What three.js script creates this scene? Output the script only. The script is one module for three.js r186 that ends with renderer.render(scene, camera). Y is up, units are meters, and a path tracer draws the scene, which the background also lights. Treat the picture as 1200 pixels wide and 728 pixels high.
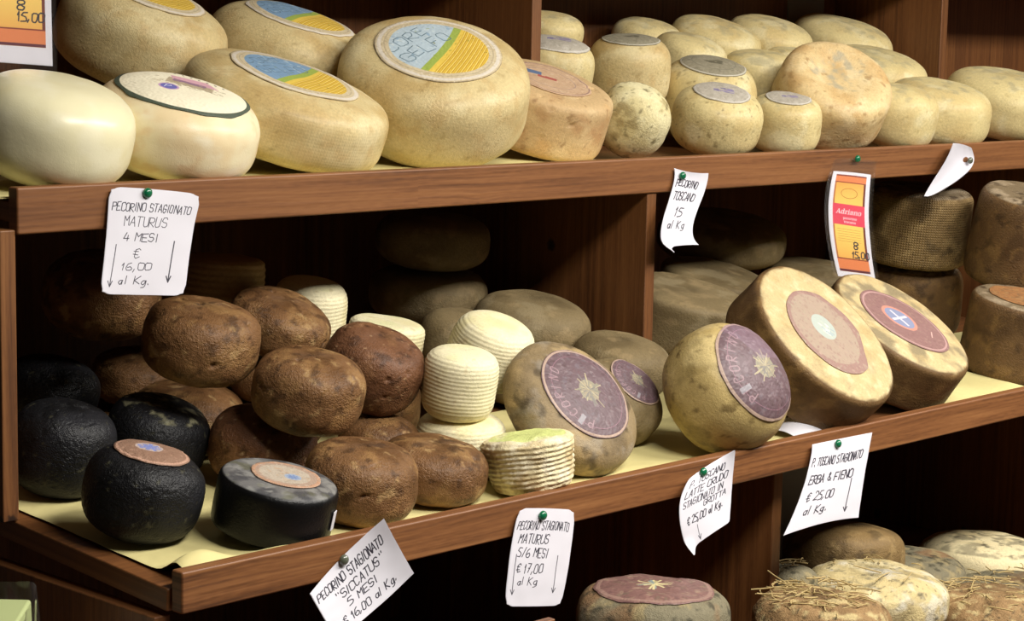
import * as THREE from 'three';
import { RoundedBoxGeometry } from 'three/addons/geometries/RoundedBoxGeometry.js';
import { ImprovedNoise } from 'three/addons/math/ImprovedNoise.js';
import { mergeGeometries } from 'three/addons/utils/BufferGeometryUtils.js';
import { RectAreaLightUniformsLib } from 'three/addons/lights/RectAreaLightUniformsLib.js';

// ---------------------------------------------------------------- camera, lamps, exposure
RectAreaLightUniformsLib.init();
const scene = new THREE.Scene();
scene.background = new THREE.Color(0x000000);
const camera = new THREE.PerspectiveCamera(17.248, 1200 / 728, 0.05, 30);
camera.position.set(-1.33524, 0.18999, 2.0732);
camera.up.set(0.083499, 0.990803, -0.10648);
camera.lookAt(-1.33524 + 0.71827, 0.18999 - 0.133907, 2.0732 - 0.682757);
const renderer = new THREE.WebGLRenderer({ antialias: true });
renderer.toneMapping = THREE.LinearToneMapping;
renderer.toneMappingExposure = 1.0;
renderer.shadowMap.enabled = true;
renderer.shadowMap.type = THREE.PCFSoftShadowMap;
const LAMP_COLOR = 0xfffaf2;
const LAMP_POWER = 39;
const LAMPS = [[0.35, 1.62], [1.65, 1.62], [2.95, 1.62]];
const CEILING = 1.32, FLOOR = -1.45;

// ---------------------------------------------------------------- helpers
let seedState = 12345;
function rnd() { seedState = (seedState * 1664525 + 1013904223) >>> 0; return seedState / 4294967296; }
const IN = new ImprovedNoise();
const nz = (x, y, z) => IN.noise(x, y, z);
function fbm(x, y, z, o = 3) { let s = 0, a = 0.5, f = 1; for (let i = 0; i < o; i++) { s += a * nz(x * f + i * 17.3, y * f + i * 9.1, z * f + i * 4.7); a *= 0.5; f *= 2.07; } return s; }
const clamp = (v, a = 0, b = 1) => Math.min(b, Math.max(a, v));
const sstep = (a, b, v) => { const t = clamp((v - a) / (b - a)); return t * t * (3 - 2 * t); };
const lin = (hex) => { const c = new THREE.Color(hex); return [c.r, c.g, c.b]; };
const mix = (a, b, t) => [a[0] + (b[0] - a[0]) * t, a[1] + (b[1] - a[1]) * t, a[2] + (b[2] - a[2]) * t];
const taken = new Map();
function numbered(name) { const n = taken.get(name) || 0; taken.set(name, n + 1); return n ? `${name}_${String(n).padStart(3, '0')}` : name; }
function tag(o, label, category, group, kind) { o.userData = { label, category }; if (group) o.userData.group = group; if (kind) o.userData.kind = kind; return o; }
function shade(o) { o.traverse((m) => { if (m.isMesh) { m.castShadow = true; m.receiveShadow = true; } }); return o; }
function mesh(name, geometry, material, parent) { const m = new THREE.Mesh(geometry, material); m.name = name; m.castShadow = true; m.receiveShadow = true; if (parent) parent.add(m); return m; }
function thing(name, label, category, group) { const g = new THREE.Group(); g.name = numbered(name); tag(g, label, category, group); scene.add(g); return g; }
function dataTex(w, h, fn, srgb) {
  const d = new Uint8Array(w * h * 4);
  for (let j = 0; j < h; j++) for (let i = 0; i < w; i++) { const c = fn(i / w, j / h); const k = (j * w + i) * 4; d[k] = clamp(c[0]) * 255; d[k + 1] = clamp(c[1]) * 255; d[k + 2] = clamp(c[2]) * 255; d[k + 3] = 255; }
  const t = new THREE.DataTexture(d, w, h); t.magFilter = THREE.LinearFilter; t.minFilter = THREE.LinearMipmapLinearFilter; t.generateMipmaps = true;
  t.wrapS = t.wrapT = THREE.RepeatWrapping; if (srgb) t.colorSpace = THREE.SRGBColorSpace; t.needsUpdate = true; return t;
}
function canvasTex(w, h, draw) {
  const c = document.createElement('canvas'); c.width = w; c.height = h; draw(c.getContext('2d'), w, h);
  const t = new THREE.CanvasTexture(c); t.colorSpace = THREE.SRGBColorSpace; t.anisotropy = 8; return t;
}
// tileable noise on a torus-like blend
function tnoise(u, v, fu, fv, s) {
  const a = nz(u * fu, v * fv, s), b = nz((u - 1) * fu, v * fv, s), c = nz(u * fu, (v - 1) * fv, s), d = nz((u - 1) * fu, (v - 1) * fv, s);
  return (a * (1 - u) + b * u) * (1 - v) + (c * (1 - u) + d * u) * v;
}

// ---------------------------------------------------------------- wood
function woodTex(pal, seed, knots) {
  return dataTex(1024, 256, (u, v) => {
    let w = v + 0.02 * nz(u * 3, v * 4, seed);
    for (const [ku, kv, kr] of knots) { const dx = (u - ku) * 4, dy = v - kv; const d = Math.hypot(dx, dy); w += Math.sign(dy) * kr * Math.exp(-d * d / (kr * kr * 6)) * 0.5; }
    let t = 0.5 + 0.55 * tnoise(u, w % 1, 3, 26, seed) + 0.4 * tnoise(u, w % 1, 8, 90, seed + 3) + 0.22 * tnoise(u, v, 60, 128, seed + 5) + 0.35 * tnoise(u, v, 4, 3, seed + 9);
    let c = t < 0.5 ? mix(pal[0], pal[1], clamp(t * 2)) : mix(pal[1], pal[2], clamp(t * 2 - 1));
    for (const [ku, kv, kr] of knots) { const d = Math.hypot((u - ku) * 4, v - kv); if (d < kr) c = mix(pal[3], c, sstep(kr * 0.45, kr, d + 0.012 * nz(u * 200, v * 50, 2))); }
    return c;
  }, true);
}
const rgb = (a, b, c) => [a / 255, b / 255, c / 255];
const woodLip = woodTex([rgb(82, 49, 26), rgb(126, 81, 46), rgb(152, 104, 62), rgb(52, 30, 16)], 1.3, [[0.12, 0.3, 0.05], [0.46, 0.62, 0.035], [0.83, 0.25, 0.045]]);
const woodPanel = woodTex([rgb(78, 46, 23), rgb(112, 70, 36), rgb(136, 90, 49), rgb(46, 26, 13)], 7.1, [[0.3, 0.5, 0.05], [0.75, 0.2, 0.04]]);
const woodBump = dataTex(512, 128, (u, v) => { const t = 0.5 + 0.5 * tnoise(u, v, 6, 60, 3) + 0.3 * tnoise(u, v, 20, 110, 5); return [t, t, t]; });
const matLip = new THREE.MeshStandardMaterial({ map: woodLip, roughness: 0.5, bumpMap: woodBump, bumpScale: 0.0004 });
const matPanel = new THREE.MeshStandardMaterial({ map: woodPanel, roughness: 0.5, bumpMap: woodBump, bumpScale: 0.0004 });
// box from min to max corner, uv in metres (texture = 1.0 m x 0.22 m) with the grain along the given axis
function board(x0, y0, z0, x1, y1, z1, grain = 'x', r = 0.002, off = 0) {
  const g = new RoundedBoxGeometry(x1 - x0, y1 - y0, z1 - z0, 2, Math.min(r, (x1 - x0) / 3, (y1 - y0) / 3, (z1 - z0) / 3));
  g.translate((x0 + x1) / 2, (y0 + y1) / 2, (z0 + z1) / 2);
  const p = g.attributes.position, n = g.attributes.normal, uv = g.attributes.uv;
  for (let i = 0; i < p.count; i++) {
    const P = { x: p.getX(i), y: p.getY(i), z: p.getZ(i) }, N = { x: Math.abs(n.getX(i)), y: Math.abs(n.getY(i)), z: Math.abs(n.getZ(i)) };
    const others = ['x', 'y', 'z'].filter((k) => k !== grain);
    const c = N[others[0]] > N[others[1]] ? others[1] : others[0];
    uv.setXY(i, P[grain] + off, (P[c] + off * 0.37) / 0.22);
  }
  return g;
}

// ---------------------------------------------------------------- the shop room
const matFloor = new THREE.MeshStandardMaterial({ color: 0x3b332b, roughness: 0.7 });
const matWall = new THREE.MeshStandardMaterial({ color: 0x554d43, roughness: 0.9 });
const matCeil = new THREE.MeshStandardMaterial({ color: 0x8d877c, roughness: 0.95 });
function structure(name, g, m) { const o = mesh(name, g, m, scene); o.userData = { kind: 'structure' }; return o; }
const box = (x0, y0, z0, x1, y1, z1) => { const g = new THREE.BoxGeometry(x1 - x0, y1 - y0, z1 - z0); g.translate((x0 + x1) / 2, (y0 + y1) / 2, (z0 + z1) / 2); return g; };
structure('floor', box(-3.5, FLOOR - 0.1, -0.7, 4.9, FLOOR, 4.6), matFloor);
structure('ceiling', box(-3.5, CEILING, -0.7, 4.9, CEILING + 0.1, 4.6), matCeil);
structure('wall_back', box(-3.5, FLOOR, -0.7, 4.9, CEILING, -0.6), matWall);
structure('wall_front', box(-3.5, FLOOR, 4.5, 4.9, CEILING, 4.6), matWall);
structure('wall_left', box(-3.5, FLOOR, -0.6, -3.4, CEILING, 4.5), matWall);
structure('wall_right', box(4.8, FLOOR, -0.6, 4.9, CEILING, 4.5), matWall);

// ceiling lamps
const matHousing = new THREE.MeshStandardMaterial({ color: 0xdedede, roughness: 0.5 });
const matGlow = new THREE.MeshStandardMaterial({ color: 0xffffff, emissive: LAMP_COLOR, emissiveIntensity: 2 });
LAMPS.forEach(([x, z], i) => {
  const g = thing('ceiling_lamp', ['white panel lamp on the ceiling over the black wheels', 'white panel lamp on the ceiling over the central divider', 'white panel lamp on the ceiling over the right hand bays'][i], 'lamp', 'ceiling panel lamps');
  g.position.set(x, CEILING, z);
  mesh('housing', box(-0.47, -0.05, -0.28, 0.47, 0, 0.28), matHousing, g);
  mesh('diffuser', box(-0.45, -0.058, -0.26, 0.45, -0.05, 0.26), matGlow, g);
  const l = new THREE.RectAreaLight(LAMP_COLOR, LAMP_POWER, 0.9, 0.52);
  l.position.set(0, -0.062, 0); l.rotation.x = -Math.PI / 2; g.add(l);
});

// ---------------------------------------------------------------- the stepped display shelf
const unit = thing('display_shelf', 'stepped brown wooden display shelf carrying all the cheese wheels', 'shelf');
const XR = 3.6, BACK = -0.56;
const TM = Math.atan(0.073), TU = Math.atan(0.06);
function tilted(name, g, m, y, z, a) { const o = mesh(name, g, m, unit); o.position.set(0, y, z); o.rotation.x = a; return o; }
// upper tier: plank (slightly sloping to the front) and lip; middle tier the same, further out; top tier above the picture; bottom tier
tilted('shelf_plank', board(0.004, -0.024, -0.565, XR, 0, -0.019, 'x', 0.002, 0.2), matPanel, -0.02, 0, TU);
mesh('front_lip', board(0, -0.056, -0.02, XR, 0, 0, 'x', 0.003, 0.35), matLip, unit);
tilted('shelf_plank', board(-0.004, -0.026, -0.88, XR, 0, -0.021, 'x', 0.002, 0.6), matPanel, -0.425, 0.314, TM);
mesh('front_lip', board(0, -0.449, 0.294, XR, -0.401, 0.314, 'x', 0.003, 0.02), matLip, unit);
mesh('shelf_plank', board(0, 0.352, BACK, XR, 0.377, -0.28, 'x', 0.002, 0.1), matPanel, unit);
mesh('front_lip', board(0, 0.34, -0.28, XR, 0.395, -0.26, 'x', 0.003, 0.5), matLip, unit);
mesh('shelf_plank', board(-0.02, -0.886, BACK, XR, -0.861, 0.64, 'x', 0.002, 0.8), matPanel, unit);
mesh('front_lip', board(-0.02, -0.91, 0.64, XR, -0.84, 0.66, 'x', 0.003, 0.3), matLip, unit);
mesh('back_panel', board(-0.02, FLOOR, BACK - 0.02, XR, 0.6, BACK, 'y', 0.001, 0.4), matPanel, unit);
const DV = [[1.156, 1.179], [2.45, 2.475]];
for (const [a, b] of DV) {
  mesh('divider', board(a, 0.006, BACK, b, 0.352, a < 2 ? -0.262 : -0.29, 'y', 0.002, a), matPanel, unit);
  mesh('divider', board(a, -0.40, BACK, b, -0.045, -0.004, 'y', 0.002, a + 0.3), matPanel, unit);
  mesh('divider', board(a, -0.861, BACK, b, -0.445, 0.262, 'y', 0.002, a + 0.7), matPanel, unit);
}
mesh('side_panel', board(-0.022, -0.40, BACK, 0, -0.05, -0.004, 'y', 0.002, 0.15), matPanel, unit);
mesh('side_panel', board(-0.016, FLOOR, BACK, 0.006, -0.455, 0.285, 'y', 0.002, 0.55), matPanel, unit);
mesh('side_panel', board(-0.022, 0.01, BACK, 0, 0.352, -0.27, 'y', 0.002, 0.75), matPanel, unit);
mesh('side_panel', board(XR, FLOOR, BACK, XR + 0.025, 0.6, 0.3, 'y', 0.002, 0.95), matPanel, unit);
const matPaleStrip = new THREE.MeshStandardMaterial({ color: 0x8b8982, roughness: 0.8 });
mesh('pale_strip', box(2.27, 0.2, BACK, 2.40, 0.30, BACK + 0.004), matPaleStrip, unit).userData.label = 'pale grey strip on the brown back panel';
mesh('pale_strip', box(1.5, -0.861, 0.0, 1.6, -0.43, 0.012), matPaleStrip, unit).userData.label = 'pale grey upright board behind the lower divider';

// ---------------------------------------------------------------- paper on the planks
const paperBump = dataTex(256, 256, (u, v) => { const t = 0.5 + 0.5 * tnoise(u, v, 8, 8, 2) + 0.3 * tnoise(u, v, 40, 40, 4); return [t, t, t]; });
const matPaper = new THREE.MeshStandardMaterial({ color: 0xd8cc8e, roughness: 0.75, bumpMap: paperBump, bumpScale: 0.0015, side: THREE.DoubleSide });
const matWhitePaper = new THREE.MeshStandardMaterial({ color: 0xd9d7de, roughness: 0.7, side: THREE.DoubleSide });
// closed thin sheet from a grid function f(u,v) -> Vector3
function sheetGeometry(f, nu, nv, th) {
  const P = [], top = [], pos = [], uv = [], idx = [];
  const e = 1e-3;
  for (let j = 0; j <= nv; j++) for (let i = 0; i <= nu; i++) {
    const u = i / nu, v = j / nv, p = f(u, v);
    const a = f(Math.min(1, u + e), v).sub(f(Math.max(0, u - e), v)), b = f(u, Math.min(1, v + e)).sub(f(u, Math.max(0, v - e)));
    const n = a.cross(b).normalize(); P.push(p); top.push(n); pos.push(p.x, p.y, p.z); uv.push(u, 1 - v);
  }
  const W = nu + 1, N = W * (nv + 1);
  for (let k = 0; k < N; k++) { const p = P[k], n = top[k]; pos.push(p.x + n.x * th, p.y + n.y * th, p.z + n.z * th); uv.push(uv[2 * k], uv[2 * k + 1]); }
  for (let j = 0; j < nv; j++) for (let i = 0; i < nu; i++) { const a = j * W + i, b = a + 1, c = a + W, d = c + 1; idx.push(a, c, b, b, c, d); idx.push(N + a, N + b, N + c, N + b, N + d, N + c); }
  const edge = (a, b) => idx.push(a, b, N + a, b, N + b, N + a);
  for (let i = 0; i < nu; i++) { edge(i, i + 1); edge(nv * W + i + 1, nv * W + i); }
  for (let j = 0; j < nv; j++) { edge((j + 1) * W, j * W); edge(j * W + nu, (j + 1) * W + nu); }
  const g = new THREE.BufferGeometry(); g.setAttribute('position', new THREE.Float32BufferAttribute(pos, 3)); g.setAttribute('uv', new THREE.Float32BufferAttribute(uv, 2)); g.setIndex(idx); g.computeVertexNormals(); return g;
}
const midY = (z) => -0.4021 - 0.073 * z, upY = (z) => -0.018 - 0.06 * z;
function paper(name, label, x0, x1, z0, z1, yf, waves, mat = matPaper) {
  const g = sheetGeometry((u, v) => {
    const x = x0 + (x1 - x0) * u, z = z0 + (z1 - z0) * v + 0.004 * nz(x * 9, 3.3, 1);
    let y = yf(z) + 0.0012 + 0.0014 * (1 + nz(x * 11, z * 11, 5)) + 0.0008 * (1 + nz(x * 30, z * 30, 8));
    for (const [wx, wz, sx, sz, h] of waves) y += h * Math.exp(-(((x - wx) / sx) ** 2) - (((z - wz) / sz) ** 2));
    return new THREE.Vector3(x, y, z);
  }, 90, 60, 0.0004);
  return tag(mesh(numbered(name), g, mat, scene), label, 'paper');
}
const midP = (z) => midY(z);
paper('wrapping_paper', 'yellow wrapping paper with a raised fold under the black wheels', 0.022, 0.62, -0.25, 0.292, midP, [[0.05, 0.275, 0.045, 0.022, 0.026], [0.16, 0.292, 0.07, 0.03, 0.016]]);
paper('wrapping_paper', 'yellow wrapping paper under the wheels with maroon labels', 0.635, 1.30, -0.1, 0.292, midP, [[0.86, 0.292, 0.08, 0.05, 0.010]]);
paper('wrapping_paper', 'yellow wrapping paper with a curled edge beside the dark brown drums', 1.55, 2.3, -0.1, 0.292, midP, [[1.86, 0.15, 0.02, 0.3, 0.016]]);
paper('wrapping_paper', 'yellow wrapping paper lining the upper shelf under the labelled wheels', -0.012, 1.15, -0.35, -0.022, upY, [[0.42, -0.022, 0.05, 0.03, 0.01], [0.75, -0.022, 0.05, 0.03, 0.008]]);
paper('paper_scrap', 'white paper scrap between the leaning drum and the shelf lip', 1.19, 1.32, 0.23, 0.292, midP, [[1.23, 0.25, 0.04, 0.04, 0.03]], matWhitePaper);

// ---------------------------------------------------------------- cheese wheels
const grainMap = dataTex(512, 512, (u, v) => { const t = 0.96 + 0.08 * tnoise(u, v, 24, 24, 1) + 0.06 * tnoise(u, v, 70, 70, 2) + 0.06 * tnoise(u, v, 150, 150, 7); return [t, t * 0.995, t * 0.98]; }, true);
const grainBump = dataTex(512, 512, (u, v) => { let t = 0.55 + 0.35 * tnoise(u, v, 30, 30, 11) + 0.3 * tnoise(u, v, 80, 80, 12); const q = tnoise(u, v, 46, 46, 21); if (q > 0.42) t -= (q - 0.42) * 2.5; return [t, t, t]; });
const weaveBump = dataTex(512, 512, (u, v) => { const a = Math.abs(Math.sin(u * Math.PI * 26)), b = Math.abs(Math.sin(v * Math.PI * 26)); const t = 0.2 + 0.7 * Math.min(a, b) + 0.25 * tnoise(u, v, 40, 40, 5); return [t, t, t]; });
const K = {};
function kind(name, o) {
  K[name] = o;
  o.mat = new THREE.MeshPhysicalMaterial({ vertexColors: true, map: o.plain ? null : grainMap, roughness: o.rough ?? 0.6, bumpMap: o.weave ? weaveBump : grainBump, bumpScale: o.bump ?? 0.0008, clearcoat: o.coat ?? 0, clearcoatRoughness: 0.3, specularIntensity: o.spec ?? 0.5 });
}
const C = (o) => { for (const k in o) o[k] = lin(o[k]); return o; };
function patches(base, list, x, y, z, s) {
  let c = base;
  for (const [col, f, lo, hi, amt, k] of list) c = mix(c, col, amt * sstep(lo, hi, fbm(x * f + s + k * 7, y * f + k * 3, z * f - s, 4)));
  return c;
}
const cIv = C({ a: 0xefe7bf, b: 0xe6d9a6, c: 0xf5efd0 });
kind('ivory', { rough: 0.33, coat: 0.35, bump: 0.0002, plain: true, amp: 0.0012, freq: 14, col: (x, y, z, r, h, s) => patches(cIv.a, [[cIv.b, 9, 0, 0.3, 0.8, 1], [cIv.c, 16, 0, 0.3, 0.6, 2]], x, y, z, s) });
const cCr = C({ a: 0xf0e4be, b: 0xead2a4, c: 0xf5ecd0, d: 0xe2c292 });
kind('cream', { rough: 0.42, coat: 0.15, bump: 0.0003, plain: true, amp: 0.0018, freq: 12, col: (x, y, z, r, h, s) => patches(cCr.a, [[cCr.b, 10, -0.02, 0.3, 0.8, 1], [cCr.c, 18, 0.05, 0.3, 0.7, 2], [cCr.d, 26, 0.15, 0.32, 0.5, 3]], x, y, z, s) });
const cAg = C({ a: 0xdac795, b: 0xc0a36a, c: 0xe8daae, d: 0xa08450, e: 0xcfb37e });
kind('aged', { rough: 0.5, coat: 0.08, amp: 0.002, freq: 12, bump: 0.0009, col: (x, y, z, r, h, s) => patches(cAg.a, [[cAg.b, 8, -0.02, 0.3, 0.75, 1], [cAg.c, 14, 0.02, 0.3, 0.7, 2], [cAg.d, 60, 0.2, 0.4, 0.5, 3], [cAg.e, 30, 0.05, 0.3, 0.6, 4]], x, y, z, s) });
kind('aged_weave', { rough: 0.5, coat: 0.08, amp: 0.002, freq: 12, bump: 0.0002, weave: true, col: K.aged.col });
const cPk = C({ a: 0xcdaf82, b: 0xb98d63, c: 0xdcc295, d: 0x8d6a44, e: 0xd9a765 });
kind('pinkish', { rough: 0.6, amp: 0.0016, freq: 14, bump: 0.0008, pits: 14, col: (x, y, z, r, h, s) => patches(cPk.a, [[cPk.b, 12, 0, 0.3, 0.7, 1], [cPk.c, 22, 0.05, 0.3, 0.7, 2], [cPk.d, 70, 0.2, 0.38, 0.6, 3], [cPk.e, 8, 0.15, 0.35, 0.5, 4]], x, y, z, s) });
const cMo = C({ a: 0xe9e0b4, b: 0xcfc08a, c: 0x6f6646, d: 0x9c8b5e });
kind('mottled', { rough: 0.6, amp: 0.0025, freq: 16, bump: 0.001, col: (x, y, z, r, h, s) => patches(cMo.a, [[cMo.b, 14, 0, 0.3, 0.7, 1], [cMo.d, 30, 0.12, 0.3, 0.7, 2], [cMo.c, 80, 0.14, 0.34, 0.75, 3]], x, y, z, s) });
const cYe = C({ a: 0xdecd97, b: 0xcfb880, c: 0xe8ddb2, d: 0xb09a66, e: 0xa09a80 });
kind('yellow', { rough: 0.5, coat: 0.08, amp: 0.002, freq: 15, bump: 0.0007, col: (x, y, z, r, h, s) => { let c = patches(cYe.a, [[cYe.b, 12, 0, 0.3, 0.7, 1], [cYe.c, 20, 0.02, 0.3, 0.7, 2], [cYe.d, 75, 0.24, 0.4, 0.5, 3]], x, y, z, s); if (h > 0.72) c = mix(c, cYe.e, 0.5 * sstep(-0.1, 0.25, fbm(x * 40 + s, y * 40, z * 40, 3)) * sstep(0.05, -0.05, r - 0.74 + 0.6 * fbm(x * 22 + s, y * 22, z * 22, 3))); return c; } });
kind('yellow_spots', { rough: 0.5, coat: 0.08, amp: 0.002, freq: 15, bump: 0.0007, col: (x, y, z, r, h, s) => patches(K.yellow.col(x, y, z, r, 0, s), [[cYe.b, 16, 0.0, 0.3, 0.7, 5], [lin(0x8a774c), 60, 0.2, 0.36, 0.7, 6], [lin(0x6a5a38), 110, 0.26, 0.38, 0.7, 7]], x, y, z, s) });
const cTf = C({ a: 0xe2c895, b: 0xcda871, c: 0xefdcb0, d: 0xa98656, e: 0xb7ad93 });
kind('dished', { rough: 0.5, coat: 0.08, amp: 0.0025, freq: 14, bump: 0.001, dish: 0.22, col: (x, y, z, r, h, s) => { let c = patches(cTf.a, [[cTf.b, 12, -0.02, 0.3, 0.8, 1], [cTf.c, 24, 0.02, 0.3, 0.6, 2], [cTf.d, 70, 0.16, 0.34, 0.7, 3]], x, y, z, s); if (h > 0.5 && r < 0.7) c = mix(c, cTf.e, 0.9 * sstep(-0.15, 0.25, fbm(x * 45 + s, y * 45, z * 45, 3)) * sstep(0.06, -0.06, r - 0.42 + 0.7 * fbm(x * 26 + s, y * 26, z * 26, 3))); return c; } });
const cBl = C({ a: 0x151517, b: 0x222226, c: 0x4a4836, d: 0x0c0c0d });
kind('black', { rough: 0.47, spec: 0.6, amp: 0.0014, freq: 18, bump: 0.0016, dimple: true, plain: true, col: (x, y, z, r, h, s) => patches(cBl.a, [[cBl.b, 12, 0, 0.3, 0.8, 1], [cBl.d, 24, 0.05, 0.3, 0.8, 2], [cBl.c, 90, 0.27, 0.36, 0.7, 3]], x, y, z, s) });
const cBt = C({ a: 0x6e6d6c, b: 0x47474a, c: 0x8b8a86, d: 0x56563c });
kind('black_scuffed', { rough: 0.5, spec: 0.6, amp: 0.0014, freq: 18, bump: 0.0016, dimple: true, plain: true, col: (x, y, z, r, h, s) => { const c = K.black.col(x, y, z, r, h, s); return h > 0.8 ? mix(c, lin(0x8d896c), 0.75 * sstep(0.02, 0.3, fbm(x * 60 + s, y * 20, z * 60, 4))) : c; } });
kind('black_drum', { rough: 0.4, spec: 0.6, amp: 0.0008, freq: 18, bump: 0.0005, plain: true, col: (x, y, z, r, h, s) => { const n = 0.03 * nz(x * 60 + s, y * 60, z * 60); if (h > 0.9 && r + n < 0.96) return patches(cBt.a, [[cBt.b, 40, -0.05, 0.2, 0.9, 1], [cBt.c, 70, 0.05, 0.25, 0.8, 2], [cBt.d, 30, 0.12, 0.3, 0.6, 3]], x, y, z, s); return patches(cBl.d, [[cBl.a, 12, 0, 0.3, 0.8, 1]], x, y, z, s); } });
const cBr = C({ a: 0x7f5c3b, b: 0x664629, c: 0x98744a, d: 0x4a321e, e: 0xb59466 });
kind('brown', { rough: 0.5, coat: 0.04, amp: 0.0032, freq: 17, bump: 0.0022, pits: 5, col: (x, y, z, r, h, s) => patches(cBr.a, [[cBr.b, 14, -0.05, 0.25, 0.8, 1], [cBr.c, 26, 0, 0.28, 0.8, 2], [cBr.d, 60, 0.08, 0.3, 0.75, 3], [cBr.e, 50, 0.2, 0.36, 0.7, 4]], x, y, z, s) });
const cRd = C({ a: 0x79533a, b: 0x603f2b, c: 0x906848, d: 0x452d1e, e: 0xb89874 });
kind('reddish', { rough: 0.5, coat: 0.04, amp: 0.0032, freq: 17, bump: 0.002, pits: 6, col: (x, y, z, r, h, s) => patches(cRd.a, [[cRd.b, 14, -0.05, 0.25, 0.8, 1], [cRd.c, 26, 0, 0.28, 0.8, 2], [cRd.d, 60, 0.1, 0.3, 0.7, 3], [cRd.e, 90, 0.26, 0.36, 0.8, 4]], x, y, z, s) });
const cWh = C({ a: 0xf4ecc8, b: 0xeadfab, c: 0xdfe3a6, d: 0xc9b78a });
kind('white_ribbed', { rough: 0.55, amp: 0.001, freq: 16, bump: 0.0005, ribs: [0.0054, 0.00022], col: (x, y, z, r, h, s) => { let c = patches(cWh.a, [[cWh.b, 14, 0, 0.3, 0.7, 1], [cWh.d, 60, 0.24, 0.38, 0.5, 3]], x, y, z, s); if (h > 0.9) c = mix(c, cWh.c, 0.45 * sstep(-0.1, 0.3, fbm(x * 25 + s, z * 25, 1, 2))); return c; } });
const cBk = C({ a: 0xe6d9b2, b: 0xcdb98c, c: 0xf3ead0, d: 0xa98f62, g: 0xd2db8e });
kind('basket', { rough: 0.65, amp: 0.004, freq: 24, bump: 0.0014, ribs: [0.0066, 0.001], weft: true, col: (x, y, z, r, h, s) => { if (h > 0.93 && r < 0.86) return patches(cBk.g, [[cWh.a, 20, 0, 0.3, 0.6, 1]], x, y, z, s); return patches(cBk.a, [[cBk.b, 22, -0.02, 0.3, 0.8, 1], [cBk.c, 40, 0, 0.3, 0.8, 2], [cBk.d, 30, 0.1, 0.3, 0.7, 3]], x, y, z, s); } });
const cGr = C({ a: 0x958262, b: 0x716149, c: 0xbaa277, d: 0x4c4132, e: 0xa29786 });
kind('grey', { rough: 0.55, amp: 0.0026, freq: 13, bump: 0.0012, col: (x, y, z, r, h, s) => patches(cGr.a, [[cGr.b, 12, -0.05, 0.25, 0.9, 1], [cGr.c, 16, 0.05, 0.28, 0.8, 2], [cGr.d, 26, 0.1, 0.3, 0.75, 3], [cGr.e, 24, 0.1, 0.3, 0.6, 4]], x, y, z, s) });
const cOl = C({ a: 0xbda770, b: 0x9c854f, c: 0xd6c28c, d: 0x685432, e: 0x8a784c });
kind('olive', { rough: 0.45, coat: 0.1, amp: 0.0022, freq: 13, bump: 0.001, col: (x, y, z, r, h, s) => patches(cOl.a, [[cOl.b, 12, -0.02, 0.28, 0.8, 1], [cOl.c, 14, 0.02, 0.28, 0.8, 2], [cOl.d, 55, 0.12, 0.32, 0.7, 3], [cOl.e, 24, 0.1, 0.3, 0.6, 4]], x, y, z, s) });
const cFa = C({ a: 0xccb789, b: 0xb59d6c, c: 0xdccda4, d: 0x958769, s: 0x6c5232, t: 0x513c22, u: 0x866a42 });
const faced = (greyTop) => (x, y, z, r, h, s) => {
  const n = 0.06 * fbm(x * 60 + s, y * 60, z * 60, 3), m = sstep(-0.025, 0.03, h - r + n);
  const c = patches(cFa.a, [[cFa.b, 24, 0, 0.3, 0.6, 1], [cFa.c, 40, 0, 0.3, 0.7, 2], [cFa.d, 22, 0.1 - 0.2 * greyTop, 0.32 - 0.1 * greyTop, greyTop, 3]], x, y, z, s);
  return mix(patches(cFa.s, [[cFa.t, 18, -0.05, 0.28, 0.8, 4], [cFa.u, 30, 0.02, 0.3, 0.8, 5]], x, y, z, s), c, h > 0 ? m : 0);
};
kind('faced', { rough: 0.6, amp: 0.0016, freq: 12, bump: 0.0012, col: faced(0.35) });
kind('faced_grey', { rough: 0.6, amp: 0.0016, freq: 12, bump: 0.0012, col: faced(1.0) });
const cDk = C({ a: 0x846c46, b: 0x624e30, c: 0xa1885c, d: 0x433522, e: 0xb3a07c });
kind('dark_weave', { rough: 0.6, amp: 0.0024, freq: 14, bump: 0.0022, weave: true, col: (x, y, z, r, h, s) => patches(cDk.a, [[cDk.b, 14, -0.05, 0.28, 0.85, 1], [cDk.c, 34, 0.02, 0.3, 0.7, 2], [cDk.d, 30, 0.1, 0.3, 0.6, 3]], x, y, z, s) });
kind('dark', { rough: 0.6, amp: 0.0024, freq: 14, bump: 0.0016, col: K.dark_weave.col });
const cRu = C({ a: 0x6d5334, b: 0x523c24, c: 0x87693f, d: 0x3a2a1a, e: 0xa3927a, f: 0x7c6c54 });
kind('dark_topped', { rough: 0.6, amp: 0.0018, freq: 14, bump: 0.002, weave: false, col: (x, y, z, r, h, s) => {
  const n = 0.08 * fbm(x * 60 + s, y * 60, z * 60, 3), m = h > 0 ? sstep(-0.02, 0.03, h - r + n) : 0;
  return mix(patches(cRu.a, [[cRu.b, 14, -0.05, 0.28, 0.85, 1], [cRu.c, 34, 0.02, 0.3, 0.7, 2], [cRu.d, 30, 0.1, 0.3, 0.6, 3]], x, y, z, s), patches(cRu.f, [[cRu.e, 30, -0.02, 0.25, 0.9, 4], [cRu.d, 50, 0.1, 0.3, 0.8, 5]], x, y, z, s), m); } });
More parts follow.
